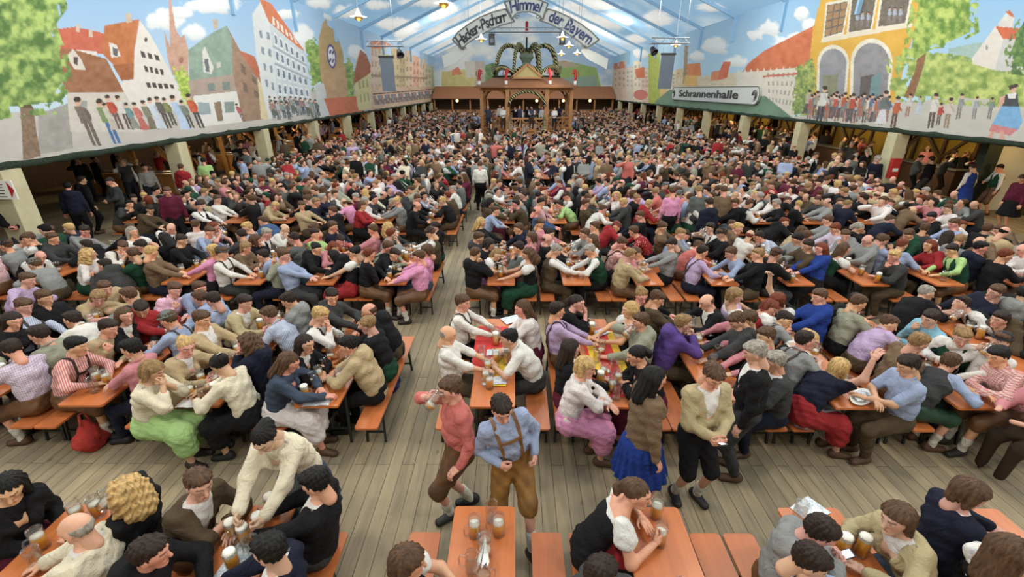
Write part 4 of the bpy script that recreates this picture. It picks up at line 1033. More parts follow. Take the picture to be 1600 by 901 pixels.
# ------------------------------------------------------------------ painted walls (real paintings on the tent walls)
LAT = RNG.random((256, 256)).astype(F32)
def vn(x, y):
    xi, yi = np.floor(x).astype(int), np.floor(y).astype(int); fx, fy = x - xi, y - yi; fx = fx * fx * (3 - 2 * fx); fy = fy * fy * (3 - 2 * fy)
    g = lambda a, b: LAT[a % 256, b % 256]
    return (g(xi, yi) * (1 - fx) + g(xi + 1, yi) * fx) * (1 - fy) + (g(xi, yi + 1) * (1 - fx) + g(xi + 1, yi + 1) * fx) * fy
def fbm(x, y, o=4): return sum(vn(x * 2 ** i + 13 * i, y * 2 ** i + 7 * i) * .5 ** i for i in range(o)) / sum(.5 ** i for i in range(o))
class Paint:
    def __init__(s, X, Y, base): s.X, s.Y = X.astype(F32), Y.astype(F32); s.c = np.zeros((len(X), 3), F32); s.c[:] = base
    def ins(s, pts):
        pts = np.asarray(pts, float); lo, hi = pts.min(0), pts.max(0); ix = np.where((s.X > lo[0]) & (s.X < hi[0]) & (s.Y > lo[1]) & (s.Y < hi[1]))[0]
        x, y = s.X[ix], s.Y[ix]; r = np.zeros(len(ix), bool); n = len(pts)
        for i in range(n):
            (x0, y0), (x1, y1) = pts[i], pts[(i + 1) % n]
            if y0 == y1: continue
            r ^= ((y0 > y) != (y1 > y)) & (x < (x1 - x0) * (y - y0) / (y1 - y0) + x0)
        return ix[r]
    def put(s, ix, col, var=10, sc=6):
        n = (fbm(s.X[ix] / sc + 3, s.Y[ix] / sc + 9, 3) - .5) * 2 * var; s.c[ix] = np.array(col, F32) + n[:, None]; return s
    def poly(s, pts, col, var=12, sc=6): return s.put(s.ins(pts), col, var, sc)
    def ell(s, cx, cy, rx, ry, col, rot=0, var=6):
        ix = np.where((np.abs(s.X - cx) < rx + ry) & (np.abs(s.Y - cy) < rx + ry))[0]; c, q = math.cos(rot), math.sin(rot); dx, dy = s.X[ix] - cx, s.Y[ix] - cy
        return s.put(ix[((dx * c + dy * q) / rx) ** 2 + ((-dx * q + dy * c) / ry) ** 2 < 1], col, var)
    def cloud(s, cx, cy, rx, ry, col=(226, 230, 232)):
        ix = np.where((np.abs(s.X - cx) < rx * 1.4) & (np.abs(s.Y - cy) < ry * 1.5))[0]; x, y = s.X[ix], s.Y[ix]
        d = np.sqrt(((x - cx) / rx) ** 2 + ((y - cy) / ry) ** 2) + (fbm(x / ry, y / ry * 1.3, 4) - .5) * .9; a = np.clip((1.05 - d) * 4, 0, 1)[:, None]
        sh = np.array(col, F32) - (np.clip((y - cy) / ry, 0, 1) * 26)[:, None]; s.c[ix] = s.c[ix] * (1 - a) + sh * a; return s
    def tree(s, pts, c1=(74, 104, 52), c2=(160, 184, 96), grow=14, sc=5):
        pts = np.asarray(pts, float); cen = pts.mean(0); ix = s.ins(cen + (pts - cen) * 1.12); x, y = s.X[ix], s.Y[ix]; inner = set(s.ins(cen + (pts - cen) * .86).tolist())
        n = fbm(x / sc, y / sc, 4); keep = (n > .47) | np.array([i in inner for i in ix.tolist()], bool) if len(ix) else np.zeros(0, bool)
        t = np.clip((fbm(x / sc + 40, y / sc + 20, 4) - .3) * 2.4, 0, 1)[:, None]; c = np.array(c1, F32) * (1 - t) + np.array(c2, F32) * t; s.c[ix[keep]] = c[keep]; return s
    def wins(s, q, nx, ny, col, fw=.5, fh=.55, fr=None):
        q = np.asarray(q, float)      # corners tl,tr,br,bl
        b = lambda u, v: (q[0] * (1 - u) + q[1] * u) * (1 - v) + (q[3] * (1 - u) + q[2] * u) * v
        for i in range(nx):
            for j in range(ny):
                u0, v0 = (i + .5 - fw / 2) / nx, (j + .5 - fh / 2) / ny; u1, v1 = u0 + fw / nx, v0 + fh / ny
                if fr: e = .14; s.poly([b(u0 - e / nx, v0 - e / ny), b(u1 + e / nx, v0 - e / ny), b(u1 + e / nx, v1 + e / ny), b(u0 - e / nx, v1 + e / ny)], fr, 3)
                s.poly([b(u0, v0), b(u1, v0), b(u1, v1), b(u0, v1)], col, 12, 2)
        return s
    def fig(s, x, y0, y1, c1, c2, lean=.3, skirt=False, hair=(50, 40, 34)):
        h = y1 - y0; X = lambda t: x + (t - .5) * h * lean; hr = h * .07
        if skirt: s.poly([(X(.42) - h * .06, y0 + h * .42), (X(.42) + h * .06, y0 + h * .42), (X(.95) + h * .17, y0 + h * .93), (X(.95) - h * .15, y0 + h * .93)], c2, 16, 3)
        else:
            s.poly([(X(.48) - h * .085, y0 + h * .46), (X(.48) - h * .0, y0 + h * .46), (X(1) - h * .01, y1), (X(1) - h * .07, y1)], c2, 10, 3); s.poly([(X(.48), y0 + h * .46), (X(.48) + h * .09, y0 + h * .46), (X(1) + h * .1, y1), (X(1) + h * .03, y1)], c2, 10, 3)
        s.poly([(X(.14) - h * .1, y0 + h * .2), (X(.14) + h * .1, y0 + h * .2), (X(.5) + h * .11, y0 + h * .54), (X(.5) - h * .1, y0 + h * .54)], c1, 16, 3)
        s.ell(X(.34) + h * .1, y0 + h * .36, h * .04, h * .14, tuple(v * .88 for v in c1), -.5)
        s.ell(X(.09), y0 + h * .1, hr, hr * 1.25, (208, 164, 140)); s.ell(X(.05), y0 + h * .055, hr * 1.05, hr * .8, hair); return s
ZL, ZR, XL, XR, ZE = 2.48, 2.7, -12.0, 14.5, 8.5
RIDGE = 14.2; XM = (XL + XR) / 2; YB = 75.0
def wall_grid(X, z0, px0, px1, step, rows):
    pxs = np.arange(px0, px1, step); ys = []
    for p in pxs:
        zc = abs(X) * FPX / abs(p - 804); ys.append(zc / math.cos(PITCH))
    ys = np.array(sorted(set([min(YB, v) for v in ys] + [YB]))); zs = np.linspace(z0, ZE, rows)
    Y, Z = np.meshgrid(ys, zs, indexing='ij'); P = np.stack([np.full(Y.size, X), Y.ravel(), Z.ravel()], 1); n, m_ = len(ys), rows
    idx = np.arange(n * m_).reshape(n, m_); Q = np.stack([idx[:-1, :-1], idx[1:, :-1], idx[1:, 1:], idx[:-1, 1:]], -1).reshape(-1, 4)
    return P, Q
def srgb(a): a = np.asarray(a) * .84 + np.array((190, 194, 192)) * .16; a = np.clip(a, 0, 255) / 255; return np.where(a <= .04045, a / 12.92, ((a + .055) / 1.055) ** 2.4).astype(F32)  # also mixes a pale haze into every painted colour
def painted(name, rough=.85):
    m = mat(name, rough=rough, Specular_IOR_Level=.15); a = N(m, 'ShaderNodeVertexColor'); a.layer_name = 'Col'; setc(m, a.outputs[0]); return m
M['mural'] = painted('mural_paint')

# ---- tree mural (far side from the palace)
P, Q = wall_grid(XL, ZL, -70, 698, 1.0, 230); px, py = proj(P); p = Paint(px, py, (0, 0, 0))
t = np.clip(py / 150, 0, 1)[:, None]; p.c[:] = np.array((136, 174, 214)) * (1 - t) + np.array((186, 210, 226)) * t
for a in [(330, 8, 42, 14), (260, 32, 30, 18), (303, 50, 18, 14), (520, 20, 18, 16), (470, 60, 20, 24), (450, 22, 18, 8), (556, 82, 14, 12), (590, 40, 20, 10), (640, 50, 14, 10), (280, 20, 20, 10)]: p.cloud(*a)
bl = lambda x: 257 - .1468 * x
p.poly([(-90, 178), (110, 172), (230, 165), (700, 120), (700, 170), (-90, 290)], (184, 178, 172), 10, 18)
p.poly([(60, 178), (110, 160), (114, 232), (60, 242)], (150, 146, 142), 16, 10)
p.poly([(84, 46), (118, 42), (162, 52), (162, 84), (118, 82), (92, 76)], (186, 88, 66))
p.poly([(118, 78), (152, 80), (150, 87), (120, 84)], (214, 208, 202))
for x, y in ((122, 38), (142, 46)): p.poly([(x - 3, y), (x + 3, y), (x + 3, y + 12), (x - 3, y + 12)], (196, 176, 160))
p.poly([(218, 31), (236, 56), (288, 152), (286, 172), (196, 172), (188, 128), (208, 124), (210, 80)], (216, 210, 202), 8)
p.wins([(217, 78), (250, 86), (252, 97), (220, 90)], 3, 1, (60, 54, 52), .6, .8); p.wins([(223, 101), (256, 108), (258, 119), (226, 113)], 4, 1, (60, 54, 52), .6, .8); p.wins([(226, 127), (272, 131), (275, 140), (229, 138)], 5, 1, (60, 54, 52), .6, .8); p.ell(228, 62, 2.5, 4, (70, 60, 56))
p.poly([(163, 40), (218, 30), (210, 78), (209, 122), (190, 126), (176, 100), (160, 84)], (178, 100, 56), 18, 8); p.poly([(176, 102), (209, 98), (208, 124), (190, 126)], (152, 84, 48), 14)
p.poly([(170, 66), (182, 70), (189, 88), (174, 90)], (214, 208, 200), 4); p.poly([(176, 74), (184, 76), (184, 88), (177, 86)], (80, 80, 84), 6)
p.poly([(196, 22), (204, 20), (207, 34), (197, 36)], (190, 170, 150))
p.poly([(92, 76), (118, 78), (166, 92), (194, 144), (100, 144)], (140, 88, 58), 18, 9); p.poly([(104, 88), (114, 76), (128, 94), (134, 110), (116, 108)], (206, 196, 184), 6); p.poly([(115, 88), (122, 90), (121, 102), (115, 99)], (70, 60, 56))
p.poly([(104, 144), (194, 144), (212, 172), (226, 206), (110, 206)], (198, 190, 180), 10); p.poly([(120, 158), (136, 158), (136, 176), (120, 176)], (140, 146, 146))
p.poly([(262, -40), (266, -8), (275, 48), (282, 58), (288, 54), (294, 78), (294, 124), (270, 118), (262, 92), (256, 46), (266, 74)], (184, 142, 122), 16, 5); p.ell(283, 94, 3.5, 5, (150, 96, 88))
p.tree([(268, 108), (286, 106), (302, 130), (302, 166), (286, 158)], (120, 150, 50), (196, 214, 96), sc=4)
p.poly([(294, 126), (368, 114), (374, 150), (378, 188), (308, 196), (298, 150)], (160, 140, 128), 12); p.poly([(302, 150), (372, 142), (380, 190), (310, 198)], (216, 214, 210), 6)
p.wins([(318, 128), (364, 124), (366, 142), (320, 146)], 2, 1, (110, 124, 116), .5, .7); p.poly([(309, 160), (327, 160), (330, 178), (311, 179)], (140, 156, 162)); p.poly([(334, 160), (345, 158), (349, 188), (340, 189)], (126, 104, 84)); p.poly([(350, 159), (366, 158), (367, 175), (352, 176)], (124, 138, 134))
p.poly([(294, 78), (330, 52), (354, 40), (362, 58), (364, 116), (296, 126)], (128, 150, 136), 16, 7); p.poly([(316, 80), (320, 72), (334, 106), (330, 116), (318, 112)], (206, 204, 198), 4); p.poly([(319, 92), (325, 92), (328, 112), (322, 112)], (84, 92, 96)); p.poly([(338, 98), (345, 97), (345, 106), (339, 106)], (190, 186, 176))
p.poly([(332, 30), (340, 30), (341, 44), (334, 46)], (176, 160, 140))
p.poly([(354, 40), (376, 80), (398, 90), (412, 130), (418, 186), (380, 190), (364, 116), (362, 60)], (146, 116, 94), 14); p.poly([(372, 78), (398, 88), (414, 134), (400, 118), (384, 94)], (176, 94, 68)); p.wins([(370, 84), (404, 124), (412, 162), (376, 148)], 2, 2, (104, 86, 74), .4, .5); p.poly([(402, 120), (418, 150), (420, 186), (408, 186)], (206, 192, 150))
p.poly([(394, 22), (408, 2), (422, 30), (432, 100), (436, 182), (420, 186), (412, 150), (400, 84)], (206, 210, 212), 6); p.wins([(400, 40), (424, 44), (432, 150), (414, 140)], 2, 4, (120, 134, 148), .4, .45)
p.poly([(420, 32), (474, 74), (482, 120), (490, 176), (434, 184), (430, 100)], (188, 198, 204), 8); p.poly([(404, -4), (424, 6), (476, 80), (466, 74), (420, 34)], (196, 106, 70), 10); p.wins([(424, 22), (462, 60), (468, 72), (424, 38)], 6, 1, (220, 214, 206), .5, .8)
p.wins([(426, 46), (476, 86), (488, 172), (436, 178)], 6, 5, (96, 112, 132), .42, .5, (214, 218, 220)); 
for u in (.33, .62): p.poly([(424 + 8 * u, 40 + 92 * u), (478 + 6 * u, 78 + 70 * u), (478 + 6 * u, 81 + 70 * u), (424 + 8 * u, 44 + 92 * u)], (150, 160, 170), 4)
p.tree([(478, 70), (490, 60), (504, 76), (506, 130), (488, 140)], (86, 118, 52), (150, 178, 88)); p.tree([(536, 96), (548, 92), (556, 120), (552, 150), (540, 150)], (96, 124, 62), (160, 180, 100))
p.poly([(498, 60), (504, 36), (510, 28), (512, 40), (524, 48), (536, 82), (542, 154), (508, 158), (500, 112)], (166, 138, 90), 14, 8); p.ell(518, 88, 7, 19, (64, 54, 112), -.12); p.ell(518, 88, 5, 15.5, (214, 212, 214), -.12)
for dx, dy in ((-2, -7), (2.3, -6), (-2, 6), (2.3, 7)): p.ell(518 + dx, 88 + dy, 1.5, 3.4, (50, 46, 96), .3)
p.poly([(504, 110), (540, 104), (543, 150), (508, 158)], (176, 140, 104), 14, 6)
p.poly([(493, 132), (506, 130), (512, 158), (514, 182), (496, 184)], (186, 190, 192)); p.poly([(506, 154), (560, 150), (566, 176), (516, 182)], (188, 98, 70))
p.poly([(556, 96), (563, 78), (572, 86), (582, 112), (586, 168), (560, 172), (554, 134)], (196, 186, 132), 8); p.poly([(555, 108), (563, 77), (573, 86), (582, 110), (573, 118), (552, 132)], (150, 84, 60), 14); p.wins([(558, 124), (582, 116), (585, 160), (562, 164)], 4, 2, (146, 142, 108), .4, .6)
xs = [579, 590, 603, 612, 624, 633, 645, 655, 664, 674, 684, 697]; tops = [66, 62, 84, 74, 82, 78, 86, 90, 98, 104, 112]; cs = [(206, 180, 166), (190, 176, 150), (172, 158, 124), (190, 168, 130), (178, 160, 120), (206, 178, 150), (200, 150, 130), (212, 186, 160), (196, 190, 160), (164, 180, 140), (140, 170, 120)]
for i in range(11):
    x0, x1 = xs[i], xs[i + 1]; p.poly([(x0, tops[i]), (x1, tops[i] + 3), (x1, bl(x1) + 4), (x0, bl(x0) + 4)], cs[i], 14, 3)
    if i < 9: p.wins([(x0, tops[i] + 6), (x1, tops[i] + 9), (x1, 142), (x0, 146)], 2, 4, tuple(v * .76 for v in cs[i]), .4, .5)
p.poly([(578, 66), (594, 62), (612, 70), (600, 76), (580, 76)], (198, 116, 84)); p.poly([(580, 116), (668, 121), (668, 124), (580, 120)], (142, 122, 96), 4); p.poly([(580, 134), (700, 136), (700, 158), (580, 172)], (196, 164, 140), 16, 3)
p.tree([(684, 108), (698, 110), (698, 152), (676, 150)], (96, 140, 90), (160, 190, 120), sc=3)
for a in [(135, 151, 228, (106, 92, 82), (96, 84, 74), 0), (168, 154, 224, (110, 130, 80), (56, 96, 150), 0), (171, 160, 206, (190, 186, 170), (180, 170, 160), 1), (178, 148, 202, (176, 66, 50), (96, 74, 72), 0), (193, 148, 202, (206, 200, 192), (84, 70, 68), 0), (205, 160, 204, (100, 134, 136), (130, 130, 126), 1), (218, 159, 206, (190, 106, 94), (176, 92, 80), 1), (232, 156, 205, (120, 120, 100), (112, 100, 82), 1), (243, 152, 204, (196, 206, 218), (190, 200, 214), 1), (254, 150, 200, (92, 84, 78), (70, 64, 62), 0), (264, 152, 196, (120, 124, 74), (70, 66, 60), 0), (280, 148, 206, (170, 190, 220), (176, 196, 226), 1), (291, 156, 200, (110, 120, 110), (70, 70, 68), 0), (304, 146, 200, (190, 80, 50), (60, 60, 60), 0), (375, 161, 190, (170, 80, 76), (120, 90, 90), 0)]:
    p.fig(a[0], a[1], a[2], a[3], a[4], .42, bool(a[5]))
for k in range(34):
    x = 424 + (k * 7.7) % 76; y = 150 + (k * 13) % 12; p.fig(x, y, y + 26, ((120, 140, 130), (90, 90, 96), (150, 110, 100), (170, 176, 180))[k % 4], ((84, 90, 84), (150, 150, 150), (60, 70, 80))[k % 3], .25, k % 3 == 0)
for k in range(40): x = 585 + k * 2.6; p.fig(x, 146 - (x - 585) * .08, 164 - (x - 585) * .12, ((130, 120, 130), (150, 100, 90), (190, 180, 170), (100, 104, 120))[k % 4], (110, 100, 100), .15)
p.poly([(31, 168), (52, 166), (56, 200), (64, 244), (36, 250), (34, 200)], (120, 96, 76), 22, 4); p.poly([(18, 80), (34, 70), (50, 168), (32, 170)], (84, 70, 50), 16, 5)
p.tree([(-80, -30), (92, -30), (100, 22), (84, 44), (102, 92), (108, 132), (92, 150), (100, 168), (64, 172), (0, 178), (-80, 190)], (66, 100, 44), (166, 190, 100), sc=11)
WL = mk('wall_left', P, Q[:, ::-1], M['mural'], smooth=True, cols=srgb(p.c)); tag(WL, kind='structure')

# ---- palace mural
P, Q = wall_grid(XR, ZR, 926, 1680, 1.0, 220); px, py = proj(P); p = Paint(px, py, (0, 0, 0))
t = np.clip(py / 150, 0, 1)[:, None]; p.c[:] = np.array((132, 176, 214)) * (1 - t) + np.array((176, 208, 226)) * t
for a in [(1200, 44, 20, 12), (1225, 68, 20, 12), (1253, 20, 12, 12), (1180, 55, 14, 8), (1268, 42, 18, 14), (1120, 72, 22, 14), (1150, 96, 20, 10), (1090, 88, 12, 8), (1245, 60, 14, 10), (1000, 84, 12, 8)]: p.cloud(*a)
br_ = lambda x: 152 + .1045 * (x - 930)
xs = [930, 940, 953, 965, 978, 990, 1002, 1013, 1031, 1042, 1056, 1072]; tops = [112, 104, 100, 97, 106, 96, 108, 84, 100, 112, 108]; cs = [(150, 176, 120), (140, 170, 110), (208, 186, 158), (206, 176, 160), (196, 190, 176), (214, 204, 184), (206, 180, 166), (156, 168, 72), (206, 174, 110), (206, 196, 170), (196, 176, 140)]
for i in range(11):
    x0, x1 = xs[i], xs[i + 1]; p.poly([(x0, tops[i]), (x1, tops[i] - 2), (x1, br_(x1) + 4), (x0, br_(x0) + 4)], cs[i], 14, 3)
    if i not in (0, 1, 7): p.wins([(x0, tops[i] + 4), (x1, tops[i] + 2), (x1, 138), (x0, 136)], 2, 4, tuple(v * .78 for v in cs[i]), .4, .5)
p.poly([(955, 100), (974, 96), (976, 106), (958, 108)], (196, 110, 80)); p.poly([(992, 108), (1007, 104), (1008, 122), (994, 122)], (190, 104, 72)); p.ell(1001, 148, 11, 8, (196, 110, 100))
p.poly([(1060, 120), (1110, 118), (1170, 112), (1170, 152), (1050, 152)], (206, 190, 160), 16, 4)
p.poly([(1070, 70), (1075, 72), (1073, 132), (1067, 132)], (150, 120, 90)); p.poly([(1074, 100), (1094, 98), (1096, 118), (1074, 120)], (206, 120, 70)); p.poly([(1070, 118), (1090, 118), (1090, 134), (1068, 134)], (214, 170, 96))
p.poly([(1130, 97), (1142, 96), (1136, 122), (1118, 126)], (196, 96, 66)); p.poly([(1112, 112), (1124, 110), (1122, 126), (1110, 126)], (206, 130, 90))
p.poly([(1160, 112), (1170, 98), (1196, 78), (1276, 38), (1264, 102), (1250, 112)], (192, 98, 62), 16, 8)
p.poly([(1150, 114), (1264, 104), (1258, 150), (1236, 186), (1200, 182), (1150, 168)], (206, 200, 186), 8)
for k in range(11): p.poly([(1150 + k * 10, 118), (1154 + k * 10, 107 - k * .5), (1158 + k * 10, 118)], (210, 202, 184), 5)
p.wins([(1196, 112), (1262, 108), (1240, 170), (1200, 160)], 8, 4, (150, 146, 134), .4, .5); p.poly([(1192, 118), (1256, 113), (1256, 116), (1192, 121)], (180, 96, 76))
p.poly([(1024, 158), (1046, 140), (1196, 150), (1246, 190), (1020, 176)], (98, 128, 106), 10, 12)
p.poly([(1270, 45), (1298, -60), (1460, -60), (1420, 80), (1386, 202), (1254, 188), (1262, 122)], (208, 158, 58), 10, 12)
p.tree([(1244, 110), (1268, 96), (1276, 130), (1262, 180), (1238, 186)], (92, 116, 66), (170, 180, 90), sc=4)
for q in ([(1293, 8), (1325, 2), (1316, 50), (1288, 58)], [(1332, -6), (1370, -10), (1360, 45), (1326, 51)], [(1380, -12), (1424, -14), (1414, 36), (1372, 42)]):
    q = np.array(q, float); c = q.mean(0); p.poly(c + (q - c) * 1.18, (216, 208, 190), 5); p.poly(q, (96, 88, 78), 18, 4); p.wins(q, 3, 4, (150, 116, 80), .8, .8) if q[0][0] < 1300 else [p.fig(x, c[1] - 2, c[1] + 22, (150, 160, 180), (120, 110, 110), -.1) for x in (c[0] - 8, c[0], c[0] + 9)]
p.poly([(1284, 60), (1426, 36), (1425, 42), (1283, 67)], (214, 204, 180), 5)
def arch(pts_c, w, y0, y1, col, ix=None):
    cx = pts_c; P_ = [(cx - w + (y1 - y0) * -.02, y1)] + [(cx - w * math.cos(a) * 1, y0 + w * 1.15 - w * 1.15 * math.sin(a)) for a in np.linspace(0, math.pi, 14)] + [(cx + w - 8, y1)]; p.poly(P_, col, 16, 8)
arch(1302, 25, 70, 184, (216, 210, 190)); arch(1302, 21, 76, 186, (132, 132, 138)); arch(1362, 33, 60, 196, (216, 210, 190)); arch(1362, 28, 67, 198, (128, 126, 130)); p.poly([(1286, 118), (1310, 116), (1306, 150), (1284, 150)], (120, 122, 96)); p.poly([(1345, 120), (1366, 116), (1362, 160), (1342, 160)], (84, 76, 76)); p.poly([(1362, 120), (1378, 112), (1366, 196), (1352, 196)], (96, 126, 130), 10)
p.poly([(1228, 184), (1280, 178), (1400, 160), (1500, 152), (1700, 160), (1700, 250), (1228, 200)], (186, 182, 172), 8, 14)
p.poly([(1482, 76), (1530, 66), (1700, 80), (1700, 130), (1482, 130)], (150, 176, 170)); p.tree([(1400, 96), (1440, 84), (1500, 88), (1560, 104), (1620, 100), (1700, 110), (1700, 160), (1560, 162), (1410, 154)], (112, 138, 62), (190, 202, 110), sc=9)
p.poly([(1518, 92), (1556, 40), (1568, 60), (1556, 110), (1520, 100)], (214, 206, 196), 6); p.poly([(1568, 60), (1640, 62), (1640, 116), (1554, 110)], (192, 190, 188), 6); p.poly([(1555, 41), (1590, 44), (1640, 48), (1640, 63), (1567, 61)], (196, 92, 58)); p.poly([(1559, 38), (1575, 16), (1585, 26), (1582, 43), (1562, 42)], (206, 200, 194)); p.poly([(1570, 18), (1578, 16), (1586, 27), (1580, 26)], (180, 100, 74)); p.ell(1542, 74, 2, 4, (140, 136, 130))
p.tree([(1574, 80), (1590, 40), (1606, 20), (1680, 10), (1680, 120), (1580, 110)], (60, 92, 50), (116, 146, 74), sc=6)
p.poly([(1437, 70), (1448, 78), (1444, 100), (1428, 152), (1412, 152), (1430, 110)], (128, 88, 60), 14, 3)
p.tree([(1436, -40), (1524, -40), (1522, 30), (1524, 50), (1500, 62), (1480, 70), (1456, 74), (1436, 88), (1412, 100), (1420, 60)], (86, 122, 46), (178, 196, 96), sc=8)
for k in range(30):
    x = 1262 + (k * 4.3); y = 140 + (k * 7) % 10 + (x - 1262) * .05; p.fig(x, y, y + 40, ((170, 160, 150), (176, 84, 60), (110, 110, 116), (150, 140, 120), (206, 200, 190), (90, 100, 130))[k % 6], ((86, 76, 74), (120, 110, 110), (150, 100, 86))[k % 3], -.18, k % 4 == 0)
for a in [(1284, 134, 192, (206, 204, 198), (60, 60, 62), 0), (1304, 148, 182, (176, 80, 60), (90, 80, 80), 0), (1330, 146, 190, (170, 70, 54), (74, 74, 76), 0), (1380, 141, 197, (96, 100, 96), (206, 206, 210), 1), (1399, 150, 200, (180, 84, 56), (96, 70, 60), 0), (1420, 146, 182, (196, 190, 186), (150, 110, 90), 0), (1436, 150, 180, (170, 180, 196), (180, 190, 206), 1), (1458, 145, 200, (206, 200, 194), (90, 74, 68), 0), (1482, 152, 200, (200, 180, 170), (140, 120, 100), 0), (1500, 146, 186, (140, 140, 140), (120, 110, 100), 0), (1524, 150, 186, (150, 156, 160), (120, 118, 116), 0), (1548, 152, 186, (120, 126, 130), (110, 108, 104), 0), (1468, 160, 196, (170, 60, 50), (96, 80, 70), 0)]:
    p.fig(a[0], a[1], a[2], a[3], a[4], -.2, bool(a[5]))
p.poly([(1566, 164), (1592, 164), (1598, 190), (1590, 204), (1552, 204), (1550, 194)], (110, 162, 206), 14, 4); p.poly([(1550, 194), (1590, 202), (1578, 212), (1545, 204)], (196, 120, 120), 12, 2); p.poly([(1562, 204), (1568, 204), (1570, 218), (1562, 218)], (206, 150, 130)); p.poly([(1548, 206), (1554, 206), (1550, 216), (1543, 216)], (206, 150, 130)); p.poly([(1570, 148), (1590, 146), (1592, 166), (1566, 166)], (56, 60, 62)); p.poly([(1574, 146), (1588, 145), (1587, 154), (1576, 154)], (222, 218, 214)); p.poly([(1562, 152), (1571, 148), (1569, 160), (1560, 170)], (206, 156, 136)); p.ell(1583, 139, 5, 6.5, (206, 160, 138)); p.poly([(1575, 134), (1590, 130), (1592, 135), (1578, 140)], (60, 48, 44))
WR = mk('wall_right', P, Q, M['mural'], smooth=True, cols=srgb(p.c)); tag(WR, kind='structure')

# ---- gable wall with sky, hills and town
xs_ = np.linspace(XL, XR, 250); zs_ = np.linspace(0, RIDGE, 150); A, B = np.meshgrid(xs_, zs_, indexing='ij'); top = RIDGE - (RIDGE - ZE) * np.abs(A - XM) / (XR - XM); B = np.minimum(B, top)
P = np.stack([A.ravel(), np.full(A.size, YB), B.ravel()], 1); idx = np.arange(A.size).reshape(A.shape); Q = np.stack([idx[:-1, :-1], idx[1:, :-1], idx[1:, 1:], idx[:-1, 1:]], -1).reshape(-1, 4)
px, py = proj(P); p = Paint(px, py, (0, 0, 0)); n = np.clip((fbm(px / 34, py / 20, 5) - .36) * 4.5, 0, 1)[:, None]; p.c[:] = np.array((160, 192, 224)) * (1 - n) + np.array((226, 230, 230)) * n
p.poly([(690, 112), (730, 108), (760, 112), (760, 140), (690, 140)], (206, 196, 130), 16, 6); p.poly([(706, 110), (716, 104), (722, 116), (706, 118)], (214, 130, 100)); p.poly([(726, 96), (742, 96), (742, 122), (728, 122)], (206, 204, 196)); p.poly([(743, 96), (758, 96), (758, 136), (743, 136)], (180, 170, 160)); p.tree([(758, 104), (774, 98), (780, 130), (760, 130)], (70, 104, 74), (120, 150, 100), sc=4)
p.poly([(872, 100), (890, 96), (932, 106), (940, 140), (872, 140)], (140, 170, 96), 14, 8); p.poly([(872, 96), (884, 94), (906, 104), (872, 106)], (176, 160, 140)); p.poly([(876, 122), (930, 118), (936, 140), (876, 140)], (134, 158, 146), 8)
p.c[B.ravel() < 4.0] = (70, 50, 34)
WB = mk('wall_back', P, Q, M['mural'], smooth=True, cols=srgb(p.c)); tag(WB, kind='structure')

# ---- tent roof: painted translucent canvas lit by the daylight above it
mt = M['canvas'] = bpy.data.materials.new('painted_tent_canvas'); mt.use_nodes = True; nt = mt.node_tree; nt.nodes.clear()
o_ = nt.nodes.new('ShaderNodeOutputMaterial'); mx = nt.nodes.new('ShaderNodeMixShader'); df = nt.nodes.new('ShaderNodeBsdfDiffuse'); tl = nt.nodes.new('ShaderNodeBsdfTranslucent'); vc = nt.nodes.new('ShaderNodeVertexColor'); vc.layer_name = 'Col'
mx.inputs[0].default_value = .5; nt.links.new(vc.outputs[0], df.inputs[0]); nt.links.new(vc.outputs[0], tl.inputs[0]); nt.links.new(df.outputs[0], mx.inputs[1]); nt.links.new(tl.outputs[0], mx.inputs[2]); nt.links.new(mx.outputs[0], o_.inputs[0])
CLOUDS = [(655, 3, 40, 8), (618, 38, 34, 11), (636, 52, 22, 10), (545, 18, 20, 12), (880, 30, 60, 22), (955, 34, 30, 14), (1026, 30, 26, 14), (992, 62, 16, 8), (720, 60, 40, 22), (700, 20, 26, 16), (760, 20, 40, 20), (590, 8, 20, 8), (925, 8, 50, 10), (1110, 12, 20, 8), (1170, 40, 16, 8), (500, 4, 18, 10)]
Cs_ = []
for sg, xe in ((0, XL), (1, XR)):
    us = np.linspace(0, 1, 70); ys = np.concatenate([np.linspace(-5.9, 8, 16), 1 / np.linspace(1 / 8.2, 1 / YB, 240)]); U, Y = np.meshgrid(us, ys, indexing='ij')
    X_ = xe + (XM - xe) * U; Z_ = ZE + (RIDGE - ZE) * U; P = np.stack([X_.ravel(), Y.ravel(), Z_.ravel()], 1); idx = np.arange(U.size).reshape(U.shape); Q = np.stack([idx[:-1, :-1], idx[1:, :-1], idx[1:, 1:], idx[:-1, 1:]], -1).reshape(-1, 4)
    px, py = proj(P); bad = P[:, 1] < 6; px[bad] = -999; p = Paint(px, py, (0, 0, 0)); x, y_ = P[:, 0], P[:, 1]
    n = np.clip((fbm(x / 5 + 5, y_ / 7, 5) - .56) * 4, 0, .8)[:, None]; far_ = np.clip((y_ - 44) / 30, 0, .8)[:, None]; n = np.clip(n + far_ * .75 * (fbm(x / 3, y_ / 5, 3) > .35)[:, None], 0, 1)
    v = (fbm(x / 2.5, y_ / 9, 3)[:, None] - .5) * 24; p.c[:] = (np.array((128, 172, 208)) + v) * (1 - n) + np.array((222, 228, 232)) * n
    for a in CLOUDS: p.cloud(*a)
    o = mk('ceiling', P, Q if sg else Q[:, ::-1], M['canvas'], smooth=True, cols=srgb(p.c)); tag(o, kind='structure')

